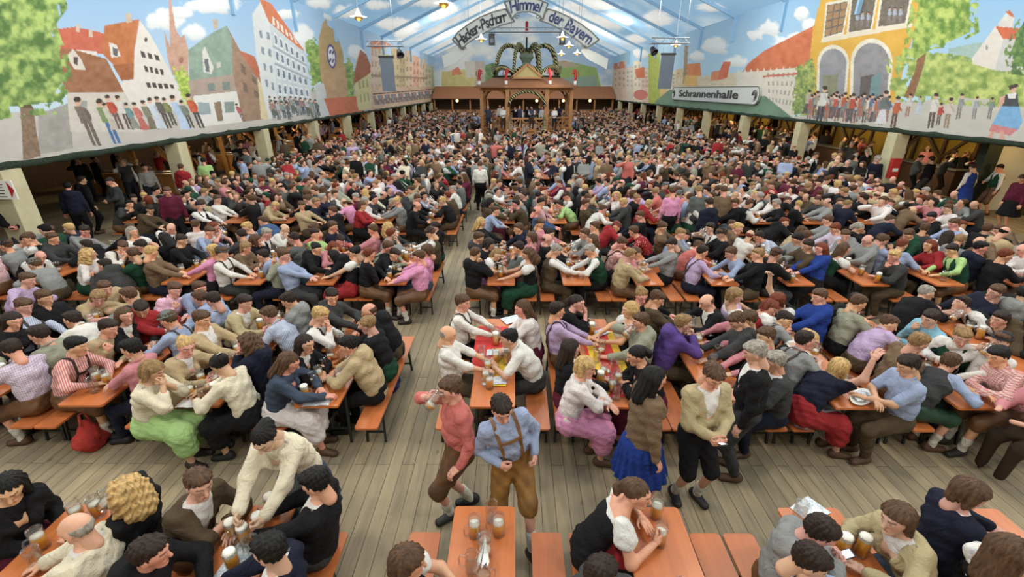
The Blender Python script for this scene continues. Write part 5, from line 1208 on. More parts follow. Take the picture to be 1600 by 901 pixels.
# ------------------------------------------------------------------ floor, side aisles, beams, pillars
def struct(o): return tag(o, kind='structure')
struct(MB().box((-23, -6, -.1), (25, 76, 0)).build('floor', M['floor']))
mblue = M['beam'] = mat('blue_painted_beam', lin((140, 180, 212)), .7)
k = 0
for i in range(13):
    yy = 4.2 + 6.1 * i - 6.1
    if yy > 74: continue
    for xe, sg in ((XL, 1), (XR, -1)):
        mb = MB(); mb.bar((xe, yy, ZE - .1), (XM, yy, RIDGE - .15), .12, .22); mb.box((xe - .03, yy - .07, ZE - 1.5), (xe + sg * .16 + (.0 if sg > 0 else 0), yy + .07, ZE - .1)) if sg > 0 else mb.box((xe - .16, yy - .07, ZE - 1.5), (xe + .03, yy + .07, ZE - .1)); k += 1
        struct(mb.build(f'trim_{k}', mblue))
    for z_, X_ in ((ZE + 2.3, XM - 7.9), (ZE + 2.3, XM + 7.9)): pass
for xe, z_, nm in ((XL, ZL, 'L'), (XR, ZR, 'R')):
    sg = -1 if xe < 0 else 1
    o = MB().box((min(xe + sg * .06, xe + sg * 9), -6, z_ + .5), (max(xe + sg * .06, xe + sg * 9), YB, z_ + .6)).build('ceiling', M['darkwood']); struct(o)
    o = MB().box((xe + sg * 9, -6, 0), (xe + sg * 9.1, YB, z_ + .6)).build('wall_outer', M['darkwood'] if sg < 0 else M['mustard']); struct(o)
    o = MB().box((min(xe, xe + sg * .1), -6, z_ - .12), (max(xe, xe + sg * .1), YB, z_ + .02)).build('trim_eave', M['darkwood']); struct(o)
struct(MB().box((-23, -6.1, 0), (25, -6, 14.5)).build('wall_front', M['whitewall']))
for x0, x1 in ((-23, XL), (XR, 25)): struct(MB().box((x0, YB, 0), (x1, YB + .1, 3.3)).build('wall_end', M['darkwood']))
for xe, z_, nm in ((XL, ZL, 'tree'), (XR, ZR, 'palace')):      # fir garland along the gallery edge
    mb = MB(); ys = np.arange(2.0, YB, .35); pts = [(xe + (.07 if xe < 0 else -.07), y, z_ - .03 - .03 * abs(math.sin(y * 1.7))) for y in ys]; mb.tube(pts, [.085 + .03 * math.sin(i * 1.9) * math.sin(i * .7) for i in range(len(ys))], 7)
    tag(mb.build('fir_garland', M['garland'], smooth=True), f'long green fir garland along the foot of the {nm} mural', 'garland')
np_ = 0
for xe, z_, y0, dy, nm in ((XL, ZL, 10.9, 6.0, 'tree'), (XR, ZR, 12.1, 6.25, 'palace')):
    for i in range(11):
        yy = y0 + i * dy; sg = -1 if xe < 0 else 1
        if yy > 73: continue
        mb = MB().box((xe + sg * .0 - .25, yy - .25, 0), (xe + .25, yy + .25, z_ - .1), .02); o = mb.build('pillar', M['pillar']); struct(o)
        mb = MB().bar((xe + sg * .2, yy, z_ - .9), (xe + sg * 1.0, yy, z_ + .1), .12, .12)
        np_ += 1; struct(mb.build(f'trim_{100 + np_}', M['pine'] if sg < 0 else M['darkwood']))
PIL_R = 12.1
# booths under the tree mural
for i in range(10):
    yy = 13.8 + i * 6.0 + (5 if i == 0 else 0) - (0 if i == 0 else 0)
    yy = 18.9 + 6.0 * i
    if yy > 72: break
    e = empty('booth_partition', (-15.3, yy, 0)); tag(e, f'{ORD[i]} honey pine booth partition from the doors behind the tree-side pillars', 'partition', 'wooden booth partitions')
    mb = MB()
    for j in range(24): mb.box((-2.3 + j * .192, -.03, .05), (-2.3 + j * .192 + .186, .03, .92))
    mb.build('plank_panel', M['pine'], e); MB().box((-2.35, -.09, .92), (2.35, .09, .97)).build('cap_rail', M['pine'], e); MB().box((-2.35, -.05, 0), (2.35, -.03, .14)).build('skirting', M['grey'], e)
    for x in (-2.3, 0.1, 2.3): MB().box((x - .11, -.14, 0), (x + .11, -.04, 2.3)).build('post', M['pine'], e)
    MB().box((-1.9, .3, .97), (2.2, .7, 1.0)).box((-1.9, .3, 0), (2.2, .34, .97)).build('steel_counter', M['tin'], e)
# serving side under the palace mural
for i in range(9):
    yy = 15.0 + 6.25 * i
    if yy > 70: break
    e = empty('serving_bay', (19.6, yy, 0)); tag(e, f'{ORD[i]} mustard and dark timber serving bay counted from the white door panel', 'serving bay', 'serving bays behind the palace-side pillars')
    MB().box((-.05, -2.6, 0), (.05, 2.6, 2.9)).build('wall_panel', M['mustard'], e)
    mb = MB()
    for y in (-2.6, -1, .6, 2.2): mb.bar((-.1, y, 0), (-.1, y, 2.9), .14)
    mb.bar((-.1, -1, 2.6), (-.1, .6, 1.2), .12); mb.bar((-.1, 2.2, 2.6), (-.1, .6, 1.2), .12); mb.bar((-.1, -2.6, 2.2), (-.1, 2.6, 2.2), .12); mb.build('timber_frame', M['darkwood'], e)
    MB().box((-1.6, -2.0, 0), (-1.0, 2.0, 1.05)).build('counter', M['darkwood'], e); MB().box((-1.65, -2.05, 1.05), (-.95, 2.05, 1.09)).build('counter_top', M['tin'], e)
    for y in (-1.2, 1.0):
        l = empty('hanging_lamp', (17.2, yy + y, 2.35)); tag(l, f'warm yellow hanging lamp above the {ORD[i]} serving counter, {"nearer" if y < 0 else "farther"} of its two', 'lamp', 'warm lamps over the serving counters')
        mb = MB().lathe([(.02, .14), (.12, .1), (.19, 0), (.16, -.05), (.0, -.06)], 16); mb.build('lamp_shade', M['warm_lamp'], l, True); MB().tube([(0, 0, .13), (0, 0, .9)], .008, 5).build('cord', M['black'], l)
        if i < 6 and y < 0: L_ = bpy.data.lights.new('serving_light', 'POINT'); L_.energy = 60; L_.color = (1, .72, .35); L_.shadow_soft_size = .2; lo = bpy.data.objects.new('serving_light', L_); C.objects.link(lo); lo.location = (17.2, yy + y, 2.15)
for i in range(4):
    l = empty('hanging_lamp', (-16.2, 21.8 + 6 * i, 2.3)); tag(l, f'warm hanging lamp over the {ORD[i]} wooden booth', 'lamp', 'warm lamps over the booths')
    MB().lathe([(.02, .14), (.12, .1), (.19, 0), (.16, -.05), (.0, -.06)], 16).build('lamp_shade', M['warm_lamp'], l, True); MB().tube([(0, 0, .13), (0, 0, .7)], .008, 5).build('cord', M['black'], l)
    L_ = bpy.data.lights.new('booth_light', 'POINT'); L_.energy = 70; L_.color = (1, .78, .45); L_.shadow_soft_size = .2; lo = bpy.data.objects.new('booth_light', L_); C.objects.link(lo); lo.location = (-16.2, 21.8 + 6 * i, 2.1)
# white door panel and green post at the palace-side entrance
e = empty('entrance_panel', (17.45, 16.7, 0)); tag(e, 'tall white entrance panel with a dark green post behind the waiter', 'door panel')
MB().box((-.6, 0, .05), (3.6, .08, 2.75)).build('panel', M['whitewall'], e); MB().box((-1.1, -.1, 0), (-.6, .2, 2.9)).build('post', mat('dark_green_post', lin((30, 44, 34)), .6), e)
# fire cabinet on the second palace-side pillar, notices on the first tree-side pillar
a = at_z(1414, 254, 1.75); e = empty('fire_cabinet', (XR - .34, 12.1 + 6.25 - .2, 0)); e.location = (XR - .02, 18.35 - .32, 1.35); tag(e, 'red fire extinguisher cabinet hung on a pale pillar by the serving counters', 'fire cabinet')
MB().box((-.2, -.09, -.35), (.16, .06, .35), .03).build('case', M['red'], e); MB().box((-.12, -.1, -.12), (.08, -.092, .0)).build('label_plate', M['plate'], e); MB().tube([(.12, -.1, .05), (.12, -.12, .1), (.12, -.1, .15)], .01, 5).build('handle', M['black'], e)
e = empty('notice_board', (XL + .02, 10.55, 1.9)); tag(e, 'white notice with blurred lines and red arrow tip on the nearest pillar', 'notice')
MB().box((-.1, -.03, -.13), (.52, -.005, .3)).build('board', M['plate'], e); mb = MB()
for i in range(5): mb.box((-.04, -.034, .2 - i * .07), (.3 - .03 * (i % 2), -.031, .22 - i * .07))
mb.build('printed_lines', M['inkdark'], e); MB().prism([(.40, .0), (.40, .001), (.41, 0)], 0, .001); MB().add([(.40, -.034, -.1), (.52, -.034, .08), (.40, -.034, .28)], [(0, 1, 2)]).build('red_arrow', M['red'], e)
# board with lettering on the painted market hall
a = ray(1052, 146); b = ray(1190, 149); ya = XR / a[0] * a[1]; yb = XR / b[0] * b[1]; za = CAM_H + XR / a[0] * a[2]; zb = CAM_H + XR / b[0] * b[2]; zm = (za + zb) / 2
e = empty('market_sign', (XR - .1, (ya + yb) / 2, zm)); tag(e, 'long rounded white board with old German lettering above the green painted awning', 'sign'); hl = abs(ya - yb) / 2
pts = [(-hl + .5 + .5 * math.cos(t), .5 * math.sin(t)) for t in np.linspace(math.pi / 2, 1.5 * math.pi, 9)] + [(hl - .5 + .5 * math.cos(t), .5 * math.sin(t)) for t in np.linspace(-math.pi / 2, math.pi / 2, 9)]
def sign_prism(pts, x0, x1): n = len(pts); return MB().add([(x0, u, v) for u, v in pts] + [(x1, u, v) for u, v in pts], [tuple(range(n)), tuple(range(2 * n - 1, n - 1, -1))] + [(i, (i + 1) % n, n + (i + 1) % n, n + i) for i in range(n)])
sign_prism(pts, -.02, .06).build('board', M['banner'], e); mb = MB(); mb.tube([(-.03, u, v) for u, v in pts], .03, 5, True); mb.build('rim', M['bannerdark'], e)
def text_mesh(s, size, m, parent, mw, name='lettering', shear=0, ext=.01, bold=.012):
    cu = bpy.data.curves.new('t', 'FONT'); cu.body = s; cu.size = size; cu.extrude = ext; cu.align_x = 'CENTER'; cu.align_y = 'CENTER'; cu.offset = bold; cu.shear = shear; cu.resolution_u = 3
    o = bpy.data.objects.new('t', cu); C.objects.link(o); bpy.context.view_layer.update(); me = bpy.data.meshes.new_from_object(o.evaluated_get(bpy.context.evaluated_depsgraph_get())); bpy.data.objects.remove(o)
    me.materials.clear(); me.materials.append(m); q = bpy.data.objects.new(name, me); C.objects.link(q); q.parent = parent; q.matrix_local = mw; return q
R_ = Matrix(((0, 0, -1), (-1, 0, 0), (0, 1, 0))).to_4x4(); t_ = Matrix.Translation((-.05, 0, 0)) @ R_ @ Matrix.Diagonal((1.05, 1, 1, 1))
text_mesh('Schrannenhalle', .62, M['inkdark'], e, t_ @ Matrix.Translation((-.35, 0, 0)) @ Matrix.Diagonal((hl * 2 / 6.2 * 1.12, 1.15, 1, 1)))
mb = MB()
for s_ in (1, -1):
    for r_ in (.1, .2, .3): mb.tube([(-.05, -s_ * (hl - .6) + r_ * math.cos(t), r_ * math.sin(t)) for t in np.linspace(0, 5, 12)], .02, 4)
mb.build('scroll_ornament', M['inkdark'], e)
# ------------------------------------------------------------------ bandstand
BX, BY, BR = .95, 42.0, 4.05
bs = empty('bandstand', (BX, BY, 0)); tag(bs, 'octagonal wooden bandstand with tiled roof and garlanded crown in mid hall', 'bandstand')
oc = [(BR * math.cos(math.radians(22.5 + 45 * i)), BR * math.sin(math.radians(22.5 + 45 * i))) for i in range(8)]
def octa(r, z0, z1): return [(x / BR * r, y / BR * r, z0) for x, y in oc], [(x / BR * r, y / BR * r, z1) for x, y in oc]
def oct_prism(mb, r0, z0, r1, z1):
    a = [(x / BR * r0, y / BR * r0, z0) for x, y in oc]; b = [(x / BR * r1, y / BR * r1, z1) for x, y in oc]
    return mb.add(a + b, [tuple(range(7, -1, -1)), tuple(range(8, 16))] + [(i, (i + 1) % 8, 8 + (i + 1) % 8, 8 + i) for i in range(8)])
mb = MB(); oct_prism(mb, BR - .1, 0, BR - .1, 1.05); oct_prism(mb, BR + .05, 1.05, BR + .05, 1.15); mb.build('stage_floor', M['oak'], bs)
for i, (x, y) in enumerate(oc):
    f = .97; MB().bar((x * f, y * f, 0), (x * f, y * f, 4.15), .3).build('post', M['oak'], bs)
    x2, y2 = oc[(i + 1) % 8]; d = Vector((x2 - x, y2 - y, 0)).normalized(); a = Vector((x * f, y * f, 0)); b = Vector((x2 * f, y2 * f, 0))
    mb = MB()
    for p0, s in ((a, 1), (b, -1)):
        pr = None
        for k in range(7):
            t = k / 6 * math.pi / 2; q = p0 + d * s * (1.0 * (1 - math.cos(t)) + .12) + Vector((0, 0, 3.1 + .95 * math.sin(t)))
            if pr is not None: mb.bar(pr, q, .1, .14)
            pr = q
    mb.bar(a + Vector((0, 0, 4.1)), b + Vector((0, 0, 4.1)), .16, .24); mb.build('arched_brace', M['oak'], bs)
    mb = MB(); z0, z1 = 1.2, 2.0; mb.bar(a + Vector((0, 0, z1)), b + Vector((0, 0, z1)), .12); mb.bar(a + Vector((0, 0, z0)), b + Vector((0, 0, z0)), .1)
    n = 3
    for k in range(n):
        p0 = a + (b - a) * (k / n); p1 = a + (b - a) * ((k + 1) / n); mb.bar(p0 + Vector((0, 0, z0)), p1 + Vector((0, 0, z1)), .08); mb.bar(p0 + Vector((0, 0, z1)), p1 + Vector((0, 0, z0)), .08); mb.bar(p1 + Vector((0, 0, z0)), p1 + Vector((0, 0, z1)), .08)
    mb.build('railing', M['oak'], bs)
roofm = wood('brown_shingle_roof', (140, 92, 62), (170, 116, 80), (1, 1, 3), .8, 6)
mb = MB(); oct_prism(mb, BR + .5, 4.2, BR + .5, 4.32); oct_prism(mb, BR + .45, 4.32, 3.0, 4.95); mb.build('roof', roofm, bs)
mb = MB(); oct_prism(mb, 2.95, 4.95, 2.95, 5.1); mb.build('crown_ring', M['garland'], bs)
mb = MB(); fy = -3.3
mb.add([(-1.1, fy, 4.95), (1.1, fy, 4.95), (0, fy, 5.75), (-1.1, fy + 1.6, 4.95), (1.1, fy + 1.6, 4.95), (0, fy + 1.6, 5.75)], [(0, 1, 2), (5, 4, 3), (0, 2, 5, 3), (1, 4, 5, 2)]); mb.build('pediment', mat('olive_pediment_paint', lin((176, 162, 108)), .7), bs)
mb = MB(); mb.bar((-1.22, fy - .08, 4.9), (0, fy - .08, 5.84), .14); mb.bar((1.22, fy - .08, 4.9), (0, fy - .08, 5.84), .14); mb.bar((-1.22, fy - .08, 4.9), (1.22, fy - .08, 4.9), .14); mb.build('pediment_trim', M['oak'], bs)
# hop garland material, dark green with pale ribbon turns
hm = M['hop'] = mat('ribboned_hop_garland', rough=.85); wv = N(hm, 'ShaderNodeTexWave', wave_type='BANDS', bands_direction='DIAGONAL'); wv.inputs['Scale'].default_value = 2.6; wv.inputs['Distortion'].default_value = 2; hm.node_tree.links.new(coords(hm), wv.inputs['Vector']); setc(hm, ramp(hm, wv.outputs['Fac'], [(.55, lin((30, 46, 28))), (.75, lin((196, 184, 130)))])); bump(hm, noise(hm, 14, 3, coords(hm)), 1, .1)
for i in range(8):
    a = math.radians(45 * i + 22.5); pts = []
    for t in np.linspace(0, 1, 22):
        if t < .5: th = t / .5 * math.pi / 2; r = 1.5 + 1.2 * max(0, math.cos(th)) ** .8; z = 5.1 + 2.25 * math.sin(th)
        else: u = (t - .5) / .5; r = 1.5 * (1 - u) + .1; z = 7.35 - .8 * u ** 2
        pts.append((r * math.cos(a), r * math.sin(a), z))
    MB().tube(pts, [.11 + .03 * (j % 2) for j in range(22)], 8).build('crown_arch', M['hop'], bs, True)
mb = MB().lathe([(.0, 6.9), (.5, 6.8), (.6, 6.5), (.32, 6.1), (.38, 5.8), (.0, 5.75)], 8); mb.build('crown_boss', mat('grey_green_boss', lin((110, 124, 110)), .7), bs)
mb = MB(); mb.lathe([(.0, 7.95), (.07, 7.9), (.07, 7.2), (.35, 7.05), (.35, 6.85), (0, 6.85)], 10); mb.build('crown_finial', M['garland'], bs)
for i in range(8):
    a0, a1 = math.radians(45 * i + 22.5), math.radians(45 * i + 67.5); pts = []
    for t in np.linspace(0, 1, 12): a = a0 + (a1 - a0) * t; pts.append((2.8 * math.cos(a), 2.8 * math.sin(a), 5.25 + .5 * math.sin(t * math.pi)))
    MB().tube(pts, .13, 7).build('hop_swag', M['hop'], bs, True)
pts = [(1.4 * math.cos(t), -3.85, 2.9 + 1.05 * math.sin(t)) for t in np.linspace(0, math.pi, 16)]; MB().tube(pts, .12, 7).build('hop_swag', M['hop'], bs, True)
mb = MB()
for i, h in enumerate((.25, .5, .75, 1.0)): mb.box((-1.3, -5.2 + i * .33, 0), (1.3, -3.7, h))
mb.build('steps', M['oak'], bs)
for s_ in (-1, 1): MB().tube([(s_ * 1.35, -5.2, .95), (s_ * 1.35, -4.4, 1.6), (s_ * 1.35, -3.8, 2.1)], .09, 7).bar((s_ * 1.35, -5.2, 0), (s_ * 1.35, -5.2, 1.0), .12).build('stair_rail', M['hop'], bs, True)
# red heraldic figures
def lion(name, x, y, z, lab, rz):
    e = empty(name, (x, y, z), rz); tag(e, lab, 'figurine', 'red carved figures on the bandstand')
    pr = [Cap((0, 0, .35), (.05, 0, .75), .13, .15), Cap((.08, 0, .85), (.16, 0, .92), .11, .08), Cap((.2, 0, .9), (.26, 0, .87), .05, .04), Cap((.05, .08, .7), (.32, .1, .86), .05, .04), Cap((.05, -.08, .68), (.34, -.1, .62), .05, .04), Cap((0, .08, .3), (.12, .1, .12), .08, .05), Cap((.12, .1, .12), (.02, .1, .0), .05, .05), Cap((0, -.08, .3), (-.1, -.1, .12), .08, .05), Cap((-.1, -.1, .12), (-.04, -.1, 0), .05, .05), Cap((-.1, 0, .35), (-.3, 0, .5), .03, .03), Cap((-.3, 0, .5), (-.24, 0, .8), .03, .05)]
    V, Q = sdf_mesh(pr, .025, .05); V = V * F32((.8, .8, .8)); mk('figure', V, Q, M['red'], e, True); V, Q = sdf_mesh([Ell((.06, 0, .86), (.14, .15, .16))], .03, wr=.015, freq=60); V = V * F32((.8, .8, .8)); mk('mane', V, Q, M['red'], e, True); MB().lathe([(0, -.02), (.11, -.02), (.13, -.3), (.0, -.3)], 12).build('plinth', M['plate'], e, True)
lion('carved_lion', BX - 3.75, BY - 2.3, 4.72, 'red rampant lion figure at the outer tree-side corner of bandstand roof', 0)
lion('carved_lion', BX - 1.6, BY - 3.9, 4.72, 'red rampant lion figure on the eave beside the pediment, tree side', 0)
lion('carved_lion', BX + 1.7, BY - 3.9, 4.72, 'red rampant lion figure on the eave beside the pediment, palace side', 3.14)
lion('carved_lion', BX + 3.8, BY - 2.3, 4.72, 'red rampant lion figure at the outer palace-side corner of bandstand roof', 3.14)
lion('carved_lion', BX, BY, 8.25, 'red rampant lion figure topping the garlanded crown', -1.6)
# lighting truss with loudspeakers over the bandstand, screens at the sides
def truss(nm, x, y, z, hw, lab, wires=(-.8, .8)):
    e = empty(nm, (x, y, z)); tag(e, lab, 'truss', 'hanging trusses')
    mb = MB(); 
    for dy, dz in ((-.15, 0), (.15, 0), (0, .26)): mb.tube([(-hw, dy, dz), (hw, dy, dz)], .03, 5)
    n = int(hw * 4)
    for k in range(n):
        x0 = -hw + 2 * hw * k / n; x1 = x0 + hw / n; x2 = x0 + 2 * hw / n
        mb.bar((x0, -.15, 0), (x1, 0, .26), .02); mb.bar((x1, 0, .26), (x2, -.15, 0), .02)
    mb.build('truss_frame', M['tin'], e)
    for w in wires: xx = x + w * hw; top = RIDGE - (RIDGE - ZE) * abs(xx - XM) / (XR - XM); MB().tube([(w * hw, 0, .26), (w * hw, 0, top - z - .1)], .012, 4).build('suspension_wire', M['tin'], e)
    return e
truss('lighting_truss', BX - .1, BY - 5.5, 7.75, 2.7, 'long grey lighting truss hung in front of the garlanded crown', (-.8, -.4, .4, .8))
for s_ in (-1, 1):
    e = empty('loudspeaker', (BX - .1 + s_ * 2.45, BY - 5.5, 7.3)); tag(e, f'black loudspeaker hung from the {"tree" if s_ < 0 else "palace"}-side end of the bandstand truss', 'loudspeaker', 'black loudspeakers')
    MB().box((-.22, -.25, -.35), (.22, .2, .35), .04).build('cabinet', M['black'], e); MB().lathe([(0, 0), (.14, .02), (.16, .05)], 16).build('cone', M['grey'], e).matrix_local = Matrix.Translation((0, -.27, -.08)) @ Matrix.Rotation(math.pi / 2, 4, 'X'); MB().tube([(0, 0, .35), (0, 0, .44)], .02, 5).build('bracket', M['black'], e)
for px_, py_, nm in ((606, 116, 'tree'), (1041, 112, 'palace')):
    r = ray(px_, py_); t = 27.5 / r[1]; x, y, z = r[0] * t, 27.5, CAM_H + r[2] * t
    e = empty('projection_screen', (x, y, z)); tag(e, f'blank grey hanging screen below a short truss, {nm} mural side', 'screen', 'hanging grey screens')
    MB().box((-.36, -.02, -.85), (.36, .02, .8)).build('screen_sheet', M['grey'], e); MB().box((-.4, -.06, .8), (.4, .06, .9)).build('case', M['black'], e)
    truss('short_truss', x + (.0), y, z + 1.35, 1.0, f'short grey truss carrying the screen on the {nm} side', (.5,) if nm == 'tree' else (-.7, .8))
    for dx in (-.3, .3): MB().tube([(dx, 0, .9), (dx, 0, 1.35)], .01, 4).build('hanger', M['tin'], e)
    e = empty('stage_lamp', (x + (.75 if nm == 'tree' else -.8), y, z + 1.0), .5); tag(e, f'black round stage lamp clamped to the {nm}-side short truss', 'stage lamp', 'black stage lamps')
    MB().lathe([(0, -.22), (.12, -.2), (.17, 0), (.2, .14), (.17, .14), (.12, 0)], 16).build('lamp_housing', M['black'], e, True).rotation_euler = (2.3, 0, 0); MB().tube([(0, 0, .1), (0, 0, .36)], .015, 5).build('clamp', M['black'], e)
# ------------------------------------------------------------------ hanging banner
DB = 38.0
def onb(px_, py_, d=DB): r = ray(px_, py_); t = d / r[1]; return r[0] * t, CAM_H + r[2] * t
bn = empty('arched_banner', (0, DB, 0)); tag(bn, 'arched grey-white scroll banner with old German lettering hung above the bandstand', 'banner')
def band(top, bot, name, m, dy=0, th=.05):
    n = len(top); V = []; 
    for y in (dy, dy + th): V += [(onb(*p_)[0], y, onb(*p_)[1]) for p_ in top] + [(onb(*p_)[0], y, onb(*p_)[1]) for p_ in bot]
    Fc = []
    for i in range(n - 1): Fc += [(i, n + i, n + i + 1, i + 1), (2 * n + i, 2 * n + i + 1, 3 * n + i + 1, 3 * n + i), (i, i + 1, 2 * n + i + 1, 2 * n + i), (n + i, 3 * n + i, 3 * n + i + 1, n + i + 1)]
    Fc += [(0, 2 * n, 3 * n, n), (n - 1, 2 * n - 1, 4 * n - 1, 3 * n - 1)]
    return mk(name, V, Fc, m, bn)
T1 = [(707, 62), (716, 50), (732, 38), (750, 27), (770, 19), (790, 14)]; B1 = [(722, 77), (730, 68), (746, 58), (764, 48), (782, 40), (804, 34)]
T2 = [(788, 4), (800, 0), (814, -3), (828, -3), (842, 0), (856, 6)]; B2 = [(800, 30), (806, 22), (816, 19), (828, 19), (838, 22), (848, 31)]
T3 = [(856, 14), (872, 19), (890, 27), (908, 38), (924, 50), (936, 62)]; B3 = [(843, 32), (860, 38), (876, 46), (892, 56), (906, 66), (916, 76)]
TL = [(690, 87), (704, 82), (716, 74), (724, 70)]; BL = [(694, 106), (712, 98), (724, 88), (732, 80)]; TR = [(912, 72), (922, 78), (936, 84), (951, 92)]; BR2 = [(908, 80), (918, 92), (934, 100), (948, 108)]
band(T1, B1, 'banner_cloth', M['banner']); band(T2, B2, 'banner_cloth', M['banner'], -.12); band(T3, B3, 'banner_cloth', M['banner']); band(TL, BL, 'banner_tail', M['banner'], .1); band(TR, BR2, 'banner_tail', M['banner'], .1)
for T_, B_, dy in ((T1, B1, -.03), (T2, B2, -.15), (T3, B3, -.03)):
    for L_ in (T_, B_): MB().tube([(onb(*q)[0], dy, onb(*q)[1]) for q in L_], .045, 5).build('banner_edge', M['bannerdark'], bn, True)
    for q0, q1 in ((T_[0], B_[0]), (T_[-1], B_[-1])): MB().tube([(onb(*q0)[0], dy, onb(*q0)[1]), (onb(*q1)[0], dy, onb(*q1)[1])], .06, 5).build('banner_fold', M['bannerdark'], bn, True)
for (cx, cy) in ((808, 27), (841, 27), (724, 76), (912, 74)): x, z = onb(cx, cy); MB().tube([(x + .22 * math.cos(t) * (1 - t / 9), -.1, z + .14 * math.sin(t) * (1 - t / 9)) for t in np.linspace(0, 6.3, 14)], .035, 5).build('scroll_curl', M['bannerdark'], bn, True)
for q in (T1[2], T2[0], T2[-1], T3[3]): x, z = onb(*q); top = RIDGE - (RIDGE - ZE) * abs(x - XM) / (XR - XM); MB().tube([(x, .02, z), (x, .02, top - .1)], .012, 4).build('suspension_wire', M['tin'], bn)
def arc_text(s, pts, size, m, dy, wd=1.):
    pts = np.array([onb(*q) for q in pts]); seg = np.linalg.norm(np.diff(pts, axis=0), axis=1); cum = np.concatenate([[0], np.cumsum(seg)]); WD = dict(m=1.55, H=1.3, B=1.15, P=1.1, i=.55, l=.5, r=.75, c=.9); ws = [WD.get(ch, 1) if ch != ' ' else .7 for ch in s]; cw = np.concatenate([[0], np.cumsum(ws)]) / sum(ws)
    for i, ch in enumerate(s):
        if ch == ' ': continue
        u = cum[-1] * (cw[i] + cw[i + 1]) / 2; k = min(np.searchsorted(cum, u, 'right') - 1, len(seg) - 1); f = (u - cum[k]) / seg[k]; q = pts[k] * (1 - f) + pts[k + 1] * f; d = pts[k + 1] - pts[k]; a = math.atan2(d[1], d[0])
        text_mesh(ch, size, m, bn, Matrix.Translation((q[0], dy, q[1])) @ Matrix.Rotation(-a, 4, 'Y') @ Matrix.Rotation(math.pi / 2, 4, 'X') @ Matrix.Diagonal((.78, 1, 1, 1)), 'letter', .12, .01, .022)
arc_text('Hacker-Pschorr', [(716, 67), (732, 53), (750, 41), (770, 32), (790, 26)], .98, M['inkdark'], -.04)
arc_text('Himmel', [(797, 13), (806, 10), (822, 8), (838, 10), (846, 13)], 1.02, M['ink'], -.16)
arc_text('der Bayern', [(858, 25), (874, 31), (892, 42), (908, 52), (924, 64)], 1.05, M['ink'], -.04)
# bar house below the gable
e = empty('bar_house', (XM, 71.5, 0)); tag(e, 'long brown wooden bar with pitched shingle roof below the painted gable', 'bar')
MB().box((-13, 0, 0), (13, .15, 1.4)).build('front_panel', M['oak'], e); MB().box((-13, -.3, 2.75), (13, 0, 2.95)).build('fascia', M['darkwood'], e); MB().add([(-13.1, -.5, 2.95), (13.1, -.5, 2.95), (13.1, 3, 4.5), (-13.1, 3, 4.5), (-13.1, -.5, 2.85), (13.1, -.5, 2.85), (13.1, 3, 4.4), (-13.1, 3, 4.4)], [(0, 1, 2, 3), (7, 6, 5, 4), (0, 4, 5, 1), (1, 5, 6, 2), (2, 6, 7, 3), (3, 7, 4, 0)]).build('roof', roofm, e)
for x in np.linspace(-12.8, 12.8, 11): MB().box((x - .1, -.1, 0), (x + .1, .1, 2.8)).build('post', M['oak'], e)
for i, x in enumerate(np.linspace(-9.5, 9.5, 6)):
    l = empty('bar_lamp', (XM + x, 71.1, 2.6)); tag(l, f'warm round lamp under the bar roof, {ORD[i]} counted from the tree mural', 'lamp', 'warm lamps under the bar roof'); MB().lathe([(0, .18), (.14, .12), (.2, 0), (.14, -.12), (0, -.18)], 12).build('globe', M['warm_lamp'], l, True); MB().tube([(0, 0, .17), (0, 0, .24)], .02, 5).build('stem', M['black'], l)
# ------------------------------------------------------------------ star lamps
def star_lamp(x, y, z, lab, power, s=.62):
    e = empty('star_lamp', (x, y, z)); tag(e, lab, 'lamp', 'white star lamps under the roof')
    mb = MB(); n = 12; V = []
    for zz, r in ((.42, .02), (.12, .16), (.02, .2)): V += [(r * s * math.cos(2 * math.pi * k / n), r * s * math.sin(2 * math.pi * k / n), zz * s) for k in range(n)]
    mb.add(V, [(i * n + k, i * n + (k + 1) % n, (i + 1) * n + (k + 1) % n, (i + 1) * n + k) for i in range(2) for k in range(n)])
    V = [((.5 if k % 2 == 0 else .22) * s * math.cos(math.pi * k / 12), (.5 if k % 2 == 0 else .22) * s * math.sin(math.pi * k / 12), 0) for k in range(24)]
    mb.add(V + [(0, 0, .1 * s), (0, 0, -.06 * s)], [(k, (k + 1) % 24, 24) for k in range(24)] + [((k + 1) % 24, k, 25) for k in range(24)]); mb.build('star_shade', M['shell_white'], e)
    MB().lathe([(.26 * s, -.02 * s), (.22 * s, -.12 * s), (.1 * s, -.2 * s), (0, -.24 * s)], 14).build('brass_bowl', M['brass'], e, True); top = RIDGE - (RIDGE - ZE) * abs(x - XM) / (XR - XM); MB().tube([(0, 0, .4 * s), (0, 0, top - z - .1)], .01, 4).build('suspension_wire', M['tin'], e)
    if power: L_ = bpy.data.lights.new('star_light', 'POINT'); L_.energy = power; L_.color = (1, .9, .76); L_.shadow_soft_size = .5; lo = bpy.data.objects.new('star_light', L_); C.objects.link(lo); lo.location = (x, y, z - .85)
LAMPS = [(560, 26, 0), (693, 5, 0), (752, 61, 0), (879, 58, 0), (889, 71, 0), (877, 84, 0), (902, 83, 0), (1056, 70, 0)]
for i, (a, b_, _) in enumerate(LAMPS):
    q = at_z(a, b_, 6.45); star_lamp(q[0], q[1], 6.45, f'white star lamp with brass bowl, {ORD[i]} of those hanging below the canvas clouds', LP_SEEN)
for x in (-7, -2.3, 4.5, 9.8):
    for y in (.5, 6.0): star_lamp(x, y, 7.9, f'white star lamp overhead near the gallery, {"beside" if x < -5 else "inward from" if x < 0 else "across from" if x < 5 else "farthest from"} the tree mural, {"before" if y < 3 else "beyond"} the front row', LP_NEAR)
